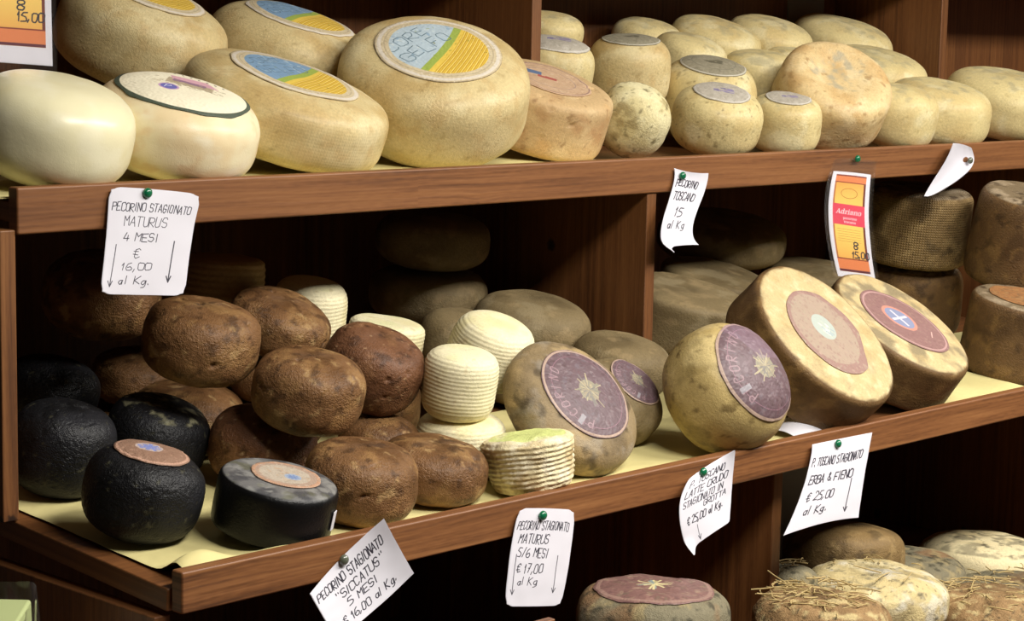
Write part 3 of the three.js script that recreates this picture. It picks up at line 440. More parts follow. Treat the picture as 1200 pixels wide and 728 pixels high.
wheel([1.5813, 0.0763, -0.2265], [-0.1152, 0.9575, 0.2644], 0.0872, 0.0727, 3.2, 0, 'yellow_spots', 'brownish yellow wheel with a grey seal behind two small labelled wheels', { print: "grey_seal", r: 0.68, printWords: "grey seal label" });
wheel([1.4368, 0.0507, -0.09], [-0.1384, 0.9445, 0.2978], 0.0786, 0.0543, 3, 0, 'yellow_spots', 'dark speckled yellow wheel with a violet label on the upper lip', { print: "violet", r: 0.62, printWords: "grey label with violet print" });
wheel([1.6155, 0.0421, -0.0774], [-0.1367, 0.9656, 0.2213], 0.0642, 0.0485, 3.6, 0, 'yellow', 'smooth small yellow wheel with a violet label beside the dished wheel', { print: "violet", r: 0.62, printWords: "grey label with violet print" });
wheel([1.7782, 0.0879, -0.0954], [-0.2997, 0.7535, 0.5852], 0.1064, 0.061, 4.6, 0, 'dished', 'golden wheel propped on edge showing a dished grey face');
wheel([1.9625, 0.0497, -0.0698], [-0.0685, 0.9693, 0.2361], 0.073, 0.058, 3, 0, 'yellow', 'plain yellow wheel half hidden behind the propped dished wheel');
wheel([2.1353, 0.0544, -0.0927], [-0.059, 0.9727, 0.2243], 0.1028, 0.058, 3.4, 0, 'yellow', 'yellow wheel with a greyish flat top between two plain wheels');
wheel([2.4474, 0.0645, -0.12], [-0.0549, 0.9667, 0.2498], 0.1333, 0.0625, 3.2, 0, 'yellow', 'large pale yellow wheel before the right divider');
wheel([2.1918, 0.1126, -0.28], [-0.0451, 0.9629, 0.2662], 0.1058, 0.0582, 3.2, 0, 'yellow', 'yellow wheel behind the dished wheel with flat top');
wheel([1.7929, 0.1155, -0.2717], [-0.0843, 0.978, 0.1907], 0.0725, 0.0507, 3.2, 0, 'yellow', 'yellow wheel tucked between the dished wheel and a grey seal');
wheel([1.6651, 0.1512, -0.3387], [0.0127, 0.9473, 0.32], 0.0712, 0.0427, 2.8, 0, 'yellow', 'plain yellow wheel behind the brownish wheel with grey seal');
wheel([1.6968, 0.1786, -0.4696], [-0.0368, 0.9645, 0.2614], 0.0697, 0.0418, 2.9, 0, 'yellow', 'dull yellow wheel in the back row behind the broad grey seal');
wheel([1.847, 0.1739, -0.4223], [0.0086, 0.9544, 0.2985], 0.091, 0.0501, 3, 0, 'yellow', 'long flat yellow wheel against the back panel, beside two alike');
wheel([2.0229, 0.1805, -0.4226], [-0.0008, 0.9552, 0.2958], 0.0893, 0.0491, 3, 0, 'yellow', 'yellow wheel against the back panel above the small grey topped one');
wheel([2.308, 0.1783, -0.4434], [-0.0063, 0.9516, 0.3073], 0.1095, 0.0547, 3, 0, 'yellow', 'darkest yellow wheel in the back row by the pale strip');
wheel([1.9433, 0.1395, -0.308], [-0.0732, 0.973, 0.2188], 0.0548, 0.0329, 3, 0, 'yellow', 'smallest grey topped yellow wheel peeking over the dished wheel');
wheel([0.0783, -0.3534, 0.1374], [0.1129, 0.9754, 0.1892], 0.0712, 0.0541, 2.8, 0, 'black', 'round black wheel with a brown star label on top', { print: "brown_star", r: 0.62, wav: 0.06, printWords: "brown label with a blue star" });
wheel([0.2088, -0.3727, 0.2208], [0.0768, 0.975, 0.2086], 0.0729, 0.0351, 9, 0, 'black_drum', 'black drum with a grey top and a pale star label', { print: "pale_star", r: 0.58, wav: 0.05, cx: 0.008, printWords: "pale brown label with a blue star", tag: 1.0 });
wheel([0.1023, -0.3351, -0.0652], [0.0863, 0.9734, 0.2123], 0.0657, 0.0578, 3, 0, 'black', 'black dimpled wheel without label standing by the left side panel');
wheel([0.25, -0.3403, -0.0693], [0.0903, 0.9528, 0.2897], 0.0677, 0.05, 3, 0, 'black_scuffed', 'black wheel with a pale scuffed top behind two other black ones');
wheel([0.1893, -0.2918, -0.22], [0.103, 0.9806, 0.1671], 0.0652, 0.0431, 2.6, 0, 'black', 'black wheel on top of another in the dark left corner');
wheel([0.3511, -0.3665, 0.2151], [0.0119, 0.9856, 0.1688], 0.0725, 0.0476, 3, 0, 'brown', 'brown wheel on the lip beside the black drum');
wheel([0.4916, -0.3741, 0.2008], [0.0217, 0.981, 0.1929], 0.0725, 0.038, 3, 0, 'brown', 'brown wheel on the lip beside the woven basket cheese');
wheel([0.3618, -0.2686, 0.1024], [-0.0012, 0.9703, 0.2419], 0.0721, 0.0501, 3, 0, 'brown', 'brown wheel with a crack on top of the brown heap');
wheel([0.5259, -0.264, 0.045], [0.094, 0.895, 0.4359], 0.0692, 0.0524, 3, 0, 'reddish', 'reddish brown wheel touching the ribbed white cheese');
wheel([0.2857, -0.211, -0.02], [-0.0094, 0.9736, 0.228], 0.0757, 0.0501, 3, 0, 'brown', 'lightest golden brown loaf shaped wheel under the four month card');
wheel([0.5, -0.2198, -0.12], [0.1009, 0.9224, 0.3729], 0.0735, 0.0384, 3, 0, 'brown', 'brown wheel in the second layer before the cream drum');
wheel([0.3481, -0.3509, 0.028], [0.0087, 0.9899, 0.1415], 0.0712, 0.0504, 2.7, 0, 'reddish', 'dark reddish wheel under the brown heap behind the black drum');
wheel([0.3687, -0.3419, -0.1575], [-0.0029, 0.9896, 0.1435], 0.0809, 0.0457, 2.7, 0, 'brown', 'dark brown wheel at the bottom of the heap behind the scuffed black one');
wheel([0.5151, -0.3645, 0.07], [-0.016, 0.9921, 0.1245], 0.0555, 0.0403, 2.7, 0, 'brown', 'small brown wheel squeezed under the reddish brown one');
wheel([0.258, -0.1673, -0.2], [-0.0139, 0.9785, 0.2056], 0.0794, 0.0553, 2.6, 0, 'brown', 'dark brown wheel hidden in shadow behind the four month card');
wheel([0.4011, -0.3104, -0.32], [0.0039, 0.985, 0.1726], 0.0664, 0.0398, 2.6, 0, 'brown', 'dark brown wheel in shadow between the black wheels');
wheel([0.6302, -0.2225, -0.21], [0.0128, 0.9783, 0.2066], 0.0569, 0.0483, 4, -0.06, 'white_ribbed', 'pale cream drum standing behind the brown wheels');
wheel([0.6539, -0.2566, -0.07], [0.0816, 0.9859, 0.1462], 0.0556, 0.0355, 7, 0, 'white_ribbed', 'flat white cheese peeking out behind the reddish brown wheel');
wheel([0.6088, -0.2828, 0.13], [-0.0242, 0.9857, 0.1666], 0.0512, 0.048, 4, 0.03, 'white_ribbed', 'white ribbed cheese stacked on a greenish one');
wheel([0.7544, -0.2624, 0.0462], [0.0164, 0.9328, 0.3601], 0.062, 0.0481, 4, -0.06, 'white_ribbed', 'white ribbed cheese tilted toward the maroon labelled wheel');
wheel([0.6217, -0.3681, 0.12], [-0.0231, 0.9952, 0.0954], 0.0622, 0.0401, 4, 0, 'white_ribbed', 'white ribbed cheese with a greenish top under another');
wheel([0.6218, -0.3743, 0.2517], [-0.0617, 0.9889, -0.1351], 0.06, 0.0375, 6, 0.12, 'basket', 'cream cheese with a deep woven basket pattern on the lip');
wheel([0.7701, -0.329, 0.1873], [0.0135, 0.6696, 0.7426], 0.1057, 0.0435, 2.7, 0, 'grey', 'grey brown wheel on edge with a folded maroon label beside the basket cheese', { print: "maroon", r: 0.7, wav: 0.03, spin: -0.2, printWords: "maroon label with pale letters around a light centre" });
wheel([0.943, -0.3477, 0.1271], [0.1289, 0.7489, 0.6501], 0.0701, 0.0485, 2.5, 0, 'dull', 'dull brown wheel with a maroon label half hidden behind another', { print: "maroon", r: 0.62, wav: 0.05, printWords: "maroon label" });
wheel([1.0524, -0.3155, 0.0374], [0.0007, 0.9739, 0.227], 0.0773, 0.0426, 3.2, 0, 'dull', 'dull greyish flat wheel behind the two maroon labelled ones');
wheel([1.0157, -0.2715, -0.1188], [-0.0195, 0.9758, 0.2177], 0.0937, 0.0503, 3, 0, 'dull', 'wide dull brown wheel behind the tilted white cheese');
wheel([0.8486, -0.2766, -0.1183], [-0.0112, 0.9838, 0.179], 0.0578, 0.0471, 3, 0, 'dull', 'small dark brown wheel between the white cheeses and the back stack');
wheel([0.9523, -0.2294, -0.2884], [-0.0126, 0.9957, 0.0914], 0.0964, 0.0431, 3, 0, 'dull', 'dark wheel at mid height of the shadowed back stack');
wheel([0.952, -0.1415, -0.28], [-0.0025, 0.9967, 0.0811], 0.0918, 0.0438, 3, 0, 'dull', 'dark wheel on top of the shadowed back stack');
wheel([0.4976, -0.18, -0.25], [0.0566, 0.9976, 0.0395], 0.0629, 0.0448, 8, 0, 'tan', 'tan drum in the shadow behind the four month card');
wheel([1.0342, -0.3231, 0.2569], [0.0772, 0.5563, 0.8274], 0.0971, 0.0767, 2.5, 0, 'olive', 'olive tan round cheese with a purple maroon label on its side', { print: "maroon_pale", r: 0.8, wav: 0.05, spin: -0.5, printWords: "purple maroon label with a light star centre" });
wheel([1.3084, -0.2956, 0.2108], [0.061, 0.7033, 0.7083], 0.1393, 0.0443, 13, 0, 'faced', 'large brown drum leaning with a cream face and torn pink label', { print: "pink_oval", r: 0.6, wav: 0.03, asp: 1.0, spin: -0.1, printWords: "torn pinkish oval label", cut: [0.35, 0.88] });
wheel([1.5719, -0.3116, 0.1861], [0.0567, 0.8186, 0.5715], 0.1321, 0.0458, 13, 0, 'faced_grey', 'brown drum leaning behind another with a cross marked pink label', { print: "pink_cross", r: 0.66, wav: 0.03, asp: 0.8, printWords: "pink label with a pale cross on blue" });
wheel([2.0933, -0.1649, -0.1], [-0.03, 0.9936, 0.1086], 0.1019, 0.0741, 9, 0, 'weave_topped', 'dark brown drum with cloth marked side under the twisted card');
wheel([2.1194, -0.314, -0.1252], [-0.0441, 0.996, 0.0771], 0.1006, 0.0751, 5, 0, 'dark_topped', 'dark brown drum supporting the cloth marked one');
wheel([2.114, -0.1743, 0.1239], [-0.0496, 0.9693, 0.2409], 0.1017, 0.0892, 9, 0, 'dark_topped', 'big dark brown drum stacked on another at the shelf end');
wheel([1.9605, -0.3353, 0.2151], [0.0087, 0.9817, 0.1901], 0.1052, 0.0711, 12, 0, 'dark_topped', 'dark brown drum with a rusty label standing on yellow paper', { print: "rust", r: 0.72, wav: 0.05, printWords: "rust coloured label" });
wheel([1.3572, -0.2793, -0.08], [0.0162, 0.9736, 0.2276], 0.108, 0.0481, 9, 0, 'dull', 'wide flat grey brown wheel right behind the central divider');
wheel([1.5625, -0.2523, -0.1816], [0.0269, 0.971, 0.2374], 0.1016, 0.0298, 6, 0, 'dull', 'flat grey brown wheel under the topmost one behind the narrow card');
wheel([1.7299, -0.1862, -0.2984], [-0.0519, 0.984, 0.1705], 0.1214, 0.0444, 3, 0, 'dull', 'topmost flat dark wheel in the shadow behind the narrow card');
wheel([1.871, -0.2668, -0.19], [-0.0132, 0.9914, 0.13], 0.0963, 0.0357, 4, 0, 'dull', 'flat brown wheel behind the leaning drums and the printed scroll card');
wheel([0.7078, -0.5815, 0.4], [0.0279, 0.9995, -0.0165], 0.1019, 0.0519, 3.5, 0, 'mouldy_dark', 'dark mouldy wheel with a worn maroon label below the middle shelf', { print: "maroon_old", r: 0.78, wav: 0.06, printWords: "worn maroon label" });
wheel([1.5176, -0.6745, 0.1497], [0.0838, 0.9944, -0.0649], 0.1029, 0.0522, 3.2, 0, 'dark', 'dark brown wheel behind the hay aged price card');
wheel([1.344, -0.6781, 0.3305], [0.0071, 0.999, 0.0447], 0.1126, 0.0437, 3, 0, 'mouldy', 'pale mouldy wheel in front of the dark brown one on straw');
wheel([1.6933, -0.7435, 0.1695], [0.0145, 0.9997, 0.018], 0.0994, 0.0445, 3, 0, 'mouldy_dark', 'grey mouldy wheel behind the pale mouldy one on straw');
wheel([2.0232, -0.7878, 0.1266], [0.0574, 0.9983, 0.0082], 0.1263, 0.0544, 3.2, 0, 'mouldy_cream', 'cream wheel with a dark flecked top on the lower shelf');
wheel([1.8471, -0.8001, 0.2891], [0.0461, 0.9989, -0.0066], 0.1139, 0.0543, 3, 0, 'mouldy_dark', 'dark topped mouldy wheel before the cream flecked one');
wheel([1.0665, -0.6505, 0.42], [0.0719, 0.9968, -0.0358], 0.1007, 0.0481, 3, 0, 'mouldy_straw', 'straw covered mouldy wheel by the lower divider');
wheel([1.5162, -0.7426, 0.4295], [0.0479, 0.9985, -0.0263], 0.1048, 0.0637, 3, 0, 'mouldy_straw', 'straw covered reddish mouldy wheel on the lower right');
wheel([1.2122, -0.65, 0.26], [0.0575, 0.998, -0.0245], 0.044, 0.0314, 3, 0, 'mouldy_dark', 'small greenish mouldy wheel beside the lower divider edge');
wheel([0.4839, 0.048, -0.42], [0, 0.9982, 0.0599], 0.1189, 0.0393, 3, 0, 'yellow', 'plain yellow wheel at the bottom of a back row stack', { group: "bottom wheels of the upper back row", low: true });
wheel([0.764, 0.0307, -0.4178], [0, 0.9982, 0.0599], 0.1271, 0.0221, 3, 0, 'yellow', 'plain yellow wheel at the bottom of a back row stack', { group: "bottom wheels of the upper back row", low: true });
wheel([1.2571, 0.0375, -0.3048], [0, 0.9982, 0.0599], 0.0661, 0.0357, 3, 0, 'yellow', 'plain yellow wheel at the bottom of a back row stack', { group: "bottom wheels of the upper back row", low: true });
wheel([1.4407, 0.0309, -0.2923], [0, 0.9982, 0.0599], 0.0694, 0.0298, 3, 0, 'yellow', 'plain yellow wheel at the bottom of a back row stack', { group: "bottom wheels of the upper back row", low: true });
wheel([2.1918, 0.0223, -0.28], [0, 0.9982, 0.0599], 0.1005, 0.022, 3, 0, 'yellow', 'plain yellow wheel at the bottom of a back row stack', { group: "bottom wheels of the upper back row", low: true });
wheel([1.7929, 0.0299, -0.2717], [0, 0.9982, 0.0599], 0.0688, 0.0301, 3, 0, 'yellow', 'plain yellow wheel at the bottom of a back row stack', { group: "bottom wheels of the upper back row", low: true });
wheel([1.6651, 0.0524, -0.3387], [0, 0.9982, 0.0599], 0.0523, 0.0486, 3, 0, 'yellow', 'plain yellow wheel at the bottom of a back row stack', { group: "bottom wheels of the upper back row", low: true });
wheel([1.6968, 0.0412, -0.4696], [0, 0.9982, 0.0599], 0.0662, 0.0295, 3, 0, 'yellow', 'plain yellow wheel at the bottom of a back row stack', { group: "bottom wheels of the upper back row", low: true });
wheel([1.6968, 0.1013, -0.4696], [0, 0.9982, 0.0599], 0.0662, 0.0295, 3, 0, 'yellow', 'plain yellow wheel at the bottom of a back row stack', { group: "bottom wheels of the upper back row", low: true });
wheel([1.847, 0.0616, -0.4223], [0, 0.9982, 0.0599], 0.0865, 0.0528, 3, 0, 'yellow', 'plain yellow wheel at the bottom of a back row stack', { group: "bottom wheels of the upper back row", low: true });
wheel([2.0229, 0.0655, -0.4226], [0, 0.9982, 0.0599], 0.0848, 0.0566, 3, 0, 'yellow', 'plain yellow wheel at the bottom of a back row stack', { group: "bottom wheels of the upper back row", low: true });
wheel([2.308, 0.0607, -0.4434], [0, 0.9982, 0.0599], 0.104, 0.0506, 3, 0, 'yellow', 'plain yellow wheel at the bottom of a back row stack', { group: "bottom wheels of the upper back row", low: true });
wheel([1.9433, 0.0521, -0.308], [0, 0.9982, 0.0599], 0.052, 0.0501, 3, 0, 'yellow', 'plain yellow wheel at the bottom of a back row stack', { group: "bottom wheels of the upper back row", low: true });
wheel([0.1893, -0.3613, -0.22], [0, 0.9973, 0.0728], 0.062, 0.0232, 3, 0, 'black', 'black wheel hidden at the back of the dark left corner', { group: "hidden black wheels", low: true });
wheel([0.5, -0.3615, -0.12], [0, 0.9973, 0.0728], 0.063, 0.0303, 3, 0, 'brown', 'brown wheel hidden at the bottom of the heap', { group: "hidden brown wheels", low: true });
wheel([0.5, -0.2998, -0.12], [0, 0.9973, 0.0728], 0.0698, 0.0303, 3, 0, 'brown', 'brown wheel hidden at the bottom of the heap', { group: "hidden brown wheels", low: true });
wheel([0.4011, -0.3651, -0.32], [0, 0.9973, 0.0728], 0.0631, 0.0121, 3, 0, 'brown', 'brown wheel hidden at the bottom of the heap', { group: "hidden brown wheels", low: true });
wheel([0.6302, -0.3303, -0.21], [0, 0.9973, 0.0728], 0.054, 0.055, 3, 0, 'brown', 'brown wheel hidden at the bottom of the heap', { group: "hidden brown wheels", low: true });
wheel([0.6539, -0.3464, -0.07], [0, 0.9973, 0.0728], 0.0528, 0.049, 3, 0, 'brown', 'brown wheel hidden at the bottom of the heap', { group: "hidden brown wheels", low: true });
wheel([1.0157, -0.3598, -0.1188], [0, 0.9973, 0.0728], 0.089, 0.0321, 3, 0, 'dull', 'dull wheel at the bottom of the shadowed back stacks', { group: "bottom wheels of the back stacks", low: true });
wheel([0.8486, -0.3593, -0.1183], [0, 0.9973, 0.0728], 0.0549, 0.0327, 3, 0, 'dull', 'dull wheel at the bottom of the shadowed back stacks', { group: "bottom wheels of the back stacks", low: true });
wheel([0.9523, -0.327, -0.2884], [0, 0.9973, 0.0728], 0.0916, 0.0526, 3, 0, 'dull', 'dull wheel at the bottom of the shadowed back stacks', { group: "bottom wheels of the back stacks", low: true });
wheel([0.4976, -0.3443, -0.25], [0, 0.9973, 0.0728], 0.0598, 0.0381, 3, 0, 'dull', 'dull wheel at the bottom of the shadowed back stacks', { group: "bottom wheels of the back stacks", low: true });
wheel([0.4976, -0.2671, -0.25], [0, 0.9973, 0.0728], 0.0598, 0.0381, 3, 0, 'dull', 'dull wheel at the bottom of the shadowed back stacks', { group: "bottom wheels of the back stacks", low: true });
wheel([1.3572, -0.3681, -0.08], [0, 0.9973, 0.0728], 0.1026, 0.0266, 3, 0, 'dull', 'dull wheel under the flat wheels of the right bay', { group: "bottom wheels of the right bay", low: true });
wheel([1.5625, -0.3415, -0.1816], [0, 0.9973, 0.0728], 0.0965, 0.0459, 3, 0, 'dull', 'dull wheel under the flat wheels of the right bay', { group: "bottom wheels of the right bay", low: true });
wheel([1.871, -0.3465, -0.19], [0, 0.9973, 0.0728], 0.0915, 0.0402, 3, 0, 'dull', 'dull wheel under the flat wheels of the right bay', { group: "bottom wheels of the right bay", low: true });
wheel([0.7078, -0.803, 0.4], [0, 1, -0], 0.0968, 0.0555, 3, 0, 'mouldy_dark', 'mouldy wheel at the bottom of a lower shelf stack', { group: "bottom wheels of the lower shelf", low: true });
wheel([0.7078, -0.6911, 0.4], [0, 1, -0], 0.0968, 0.0555, 3, 0, 'mouldy_dark', 'mouldy wheel at the bottom of a lower shelf stack', { group: "bottom wheels of the lower shelf", low: true });
wheel([1.5176, -0.827, 0.1497], [0, 1, -0], 0.0978, 0.0315, 3, 0, 'mouldy_dark', 'mouldy wheel at the bottom of a lower shelf stack', { group: "bottom wheels of the lower shelf", low: true });
wheel([1.5176, -0.7631, 0.1497], [0, 1, -0], 0.0882, 0.0315, 3, 0, 'mouldy_dark', 'mouldy wheel at the bottom of a lower shelf stack', { group: "bottom wheels of the lower shelf", low: true });
wheel([1.344, -0.8252, 0.3305], [0, 1, -0], 0.107, 0.0333, 3, 0, 'mouldy_dark', 'mouldy wheel at the bottom of a lower shelf stack', { group: "bottom wheels of the lower shelf", low: true });
wheel([1.344, -0.7577, 0.3305], [0, 1, -0], 0.1016, 0.0333, 3, 0, 'mouldy_dark', 'mouldy wheel at the bottom of a lower shelf stack', { group: "bottom wheels of the lower shelf", low: true });
wheel([1.6933, -0.8241, 0.1695], [0, 1, -0], 0.0897, 0.0344, 3, 0, 'mouldy_dark', 'mouldy wheel at the bottom of a lower shelf stack', { group: "bottom wheels of the lower shelf", low: true });
wheel([1.0665, -0.8197, 0.42], [0, 1, -0], 0.0957, 0.0388, 3, 0, 'mouldy_dark', 'mouldy wheel at the bottom of a lower shelf stack', { group: "bottom wheels of the lower shelf", low: true });
wheel([1.0665, -0.741, 0.42], [0, 1, -0], 0.0957, 0.0388, 3, 0, 'mouldy_dark', 'mouldy wheel at the bottom of a lower shelf stack', { group: "bottom wheels of the lower shelf", low: true });
wheel([1.5162, -0.8337, 0.4295], [0, 1, -0], 0.0996, 0.0248, 3, 0, 'mouldy_dark', 'mouldy wheel at the bottom of a lower shelf stack', { group: "bottom wheels of the lower shelf", low: true });
wheel([1.2122, -0.815, 0.26], [0, 1, -0], 0.0418, 0.0435, 3, 0, 'mouldy_dark', 'mouldy wheel at the bottom of a lower shelf stack', { group: "bottom wheels of the lower shelf", low: true });
wheel([1.2122, -0.7269, 0.26], [0, 1, -0], 0.0418, 0.0435, 3, 0, 'mouldy_dark', 'mouldy wheel at the bottom of a lower shelf stack', { group: "bottom wheels of the lower shelf", low: true });

// ---------------------------------------------------------------- price cards
const cardMats = new Map();
function gridPoint(G, u, v) {   // smooth surface through the rows and columns of points
  const lag = (P, t) => { const n = P.length - 1; const r = new THREE.Vector3(); for (let i = 0; i <= n; i++) { let w = 1; for (let j = 0; j <= n; j++) if (j !== i) w *= (t * n - j) / (i - j); r.addScaledVector(P[i], w); } return r; };
  return lag(G.map((row) => lag(row.map((p) => new THREE.Vector3(...p)), u)), v);
}
function roundUV(u, v, r) {   // pull the corners of the unit square in a little
  if (!r) return [u, v];
  const x = u * 2 - 1, y = v * 2 - 1, k = r; const cx = Math.abs(x), cy = Math.abs(y); const m = sstep(1 - 3 * k, 1, cx) * sstep(1 - 3 * k, 1, cy) * k * 0.6; return [(x * (1 - m) + 1) / 2, (y * (1 - m) + 1) / 2];
}
function card(name, label, G, tex, o = {}) {
  const g = thing(name, label, o.category ?? 'price card');
  const c0 = gridPoint(G, 0.5, 0); g.position.copy(c0);
  const f = (grow, lift) => (u, v) => {
    const [a, b] = roundUV(u, v, o.round ?? 0.08); const A = 0.5 + (a - 0.5) * grow[0], B = grow[2] + (b - 0.5) * grow[1];
    const e = 0.004, p = gridPoint(G, A, B), n = gridPoint(G, A + e, B).sub(gridPoint(G, A - e, B)).cross(gridPoint(G, A, B - e).sub(gridPoint(G, A, B + e))).normalize();
    if (o.curl) { const q = sstep(0.82, 1, v) * sstep(0.35, 0, u); p.addScaledVector(n, o.curl * q * q); p.y -= o.curl * 0.5 * q; }
    return p.addScaledVector(n, lift + 0.0006 * nz(A * 5 + c0.x * 9, B * 5, 2)).sub(c0);
  };
  const size = o.inner ?? [1, 1, 0.5];
  mesh('sheet', sheetGeometry(f(size, 0), 24, 30, 0.0003), matWhitePaper, g);
  const mat = new THREE.MeshStandardMaterial({ map: tex, roughness: 0.6, side: THREE.DoubleSide });
  const face = sheetGeometry(f([size[0] * 0.995, size[1] * 0.995, size[2]], 0.0005), 24, 30, 0.0001);
  mesh('written_face', face, mat, g);
  if (o.sleeve) mesh('plastic_sleeve', mergeGeometries([sheetGeometry(f([1, 1, 0.5], 0.0022), 20, 28, 0.0002), sheetGeometry(f([1, 1, 0.5], -0.0016), 20, 28, 0.0002)]), matPlastic, g);
  return g;
}
const matPlastic = new THREE.MeshPhysicalMaterial({ color: 0xffffff, transmission: 1, thickness: 0, roughness: 0.12, ior: 1.45, side: THREE.DoubleSide });
const GRID = {C1: [[[0.1269, -0.0038, 0.004], [0.1956, -0.0098, 0.004], [0.2662, -0.0191, 0.005]], [[0.1172, -0.0684, 0.01], [0.1803, -0.0741, 0.012], [0.2461, -0.0804, 0.01]], [[0.0995, -0.1316, 0.022], [0.164, -0.1381, 0.018], [0.229, -0.1441, 0.02]]], C2: [[[1.2107, -0.0173, 0.004], [1.252, -0.0255, 0.006], [1.2912, -0.028, 0.01]], [[1.1943, -0.0584, 0.012], [1.2383, -0.0633, 0.008], [1.2731, -0.0701, 0.012]], [[1.1531, -0.1011, 0.03], [1.2014, -0.107, 0.022], [1.2406, -0.1091, 0.022]], [[1.147, -0.139, 0.04], [1.1946, -0.1384, 0.034], [1.2373, -0.1393, 0.038]]], C3: [[[1.6565, -0.0158, 0.004], [1.7184, -0.0178, 0.003], [1.7847, -0.0243, 0.004]], [[1.5975, -0.1042, 0.028], [1.6766, -0.1145, 0.022], [1.7488, -0.1241, 0.024]], [[1.6335, -0.221, 0.03], [1.6997, -0.2304, 0.03], [1.7705, -0.2402, 0.03]]], C4: [[[2.0139, 0.003, 0.02], [2.0605, -0.0003, 0.01], [2.1014, -0.008, 0.006]], [[1.9711, -0.0302, 0.03], [2.0604, -0.0394, 0.003], [2.1166, -0.0363, 0.004]], [[1.912, -0.0603, 0.045], [2.0023, -0.07, 0.022], [2.0556, -0.0592, 0.02]], [[1.8591, -0.0867, 0.06], [1.8765, -0.0876, 0.058], [1.8998, -0.0858, 0.054]]], C5: [[[0.1701, -0.4534, 0.33], [0.2341, -0.4204, 0.318], [0.2815, -0.382, 0.334]], [[0.1846, -0.4812, 0.336], [0.2562, -0.4583, 0.324], [0.3037, -0.4186, 0.336]], [[0.2019, -0.5119, 0.342], [0.2712, -0.4907, 0.332], [0.3239, -0.4545, 0.342]]], C6: [[[0.5311, -0.4115, 0.318], [0.5872, -0.4204, 0.317], [0.6396, -0.4307, 0.318]], [[0.5092, -0.4726, 0.324], [0.5654, -0.4835, 0.324], [0.6234, -0.4949, 0.324]], [[0.4989, -0.5324, 0.328], [0.5516, -0.5425, 0.328], [0.6043, -0.5515, 0.328]]], C7: [[[0.8715, -0.421, 0.324], [0.9258, -0.4091, 0.317], [0.9645, -0.391, 0.332]], [[0.831, -0.4593, 0.34], [0.9025, -0.4531, 0.328], [0.9671, -0.4408, 0.326]], [[0.8551, -0.5194, 0.338], [0.8991, -0.5076, 0.336], [0.9538, -0.4947, 0.334]]], C8: [[[1.1698, -0.4127, 0.32], [1.25, -0.4145, 0.317], [1.329, -0.4149, 0.32]], [[1.1322, -0.4689, 0.334], [1.213, -0.4749, 0.33], [1.3007, -0.4773, 0.328]], [[1.0574, -0.5282, 0.354], [1.1804, -0.5315, 0.34], [1.2773, -0.5398, 0.336]]], C9: [[[0.1163, 0.3468, -0.256], [0.1692, 0.3499, -0.256], [0.2262, 0.3511, -0.256]], [[0.1119, 0.2402, -0.242], [0.1649, 0.2396, -0.246], [0.2194, 0.2379, -0.244]], [[0.1113, 0.1332, -0.236], [0.1645, 0.1299, -0.24], [0.2154, 0.1267, -0.236]]]};
card('price_card', 'white handwritten card for four month pecorino with an arrow on each side', GRID.C1, sheet(512, 600, (c) => {
  write(c, 'PECORINO STAGIONATO', 22, 82, 46, 25.5); write(c, 'MATURUS', 95, 160, 54, 37, { lw: 4 }); write(c, '4 MESI', 100, 252, 46, 40);
  write(c, '€', 170, 338, 56, 48, { lw: 4 }); write(c, '16,00', 110, 420, 42, 44); write(c, 'al Kg.', 95, 495, 46, 42);
  arrow(c, 60, 320, 48, 560); arrow(c, 405, 290, 400, 525, 7);
}));
card('price_card', 'narrow crumpled white card with a curled foot pinned by the mid divider', GRID.C2, sheet(256, 512, (c) => {
  write(c, 'PECORINO', 22, 70, 46, 23, { lw: 6 }); write(c, 'TOSCANO', 26, 150, 46, 25, { lw: 6 }); write(c, '15', 80, 240, 50, 42, { lw: 6 }); write(c, 'al Kg', 40, 318, 46, 34, { lw: 6 });
}), { curl: 0.018, round: 0 });
function scroll(c, w, h, words, foot = 0.95) {
  c.fillStyle = '#dcdae2'; c.fillRect(0, 0, w, h);
  const x0 = w * 0.1, x1 = w * 0.9, y0 = h * 0.03, y1 = h * foot;
  for (let i = 0; i < 120; i++) { const t = i / 120; const col = mix(rgb(222, 150, 70), rgb(240, 205, 105), Math.sin(Math.PI * t)); c.fillStyle = `rgb(${col.map((v) => Math.round(v * 255)).join(',')})`; c.fillRect(x0, y0 + (y1 - y0) * t, x1 - x0, (y1 - y0) / 120 + 1); }
  c.fillStyle = '#6a2c1e'; c.fillRect(x1 - w * 0.05, y0, w * 0.05, y1 - y0); c.fillStyle = '#b06a34'; c.fillRect(x0, y0, w * 0.04, y1 - y0);
  c.fillStyle = '#d9804e'; c.fillRect(x0, y0, x1 - x0, h * 0.075); c.fillRect(x0, y1 - h * 0.11, x1 - x0, h * 0.11); c.fillStyle = '#7a2f22'; c.fillRect(x0, y0, x1 - x0, h * 0.014); c.fillRect(x0, y0 + h * 0.075, x1 - x0, h * 0.009); c.fillRect(x0, y1 - h * 0.118, x1 - x0, h * 0.009); c.fillStyle = '#5a2430'; c.fillRect(x0, y1 - h * 0.02, x1 - x0, h * 0.02);
  words(c, w, h);
}
const scrollTex = (words, foot) => canvasTex(320, 800, (c, w, h) => scroll(c, w, h, words, foot));
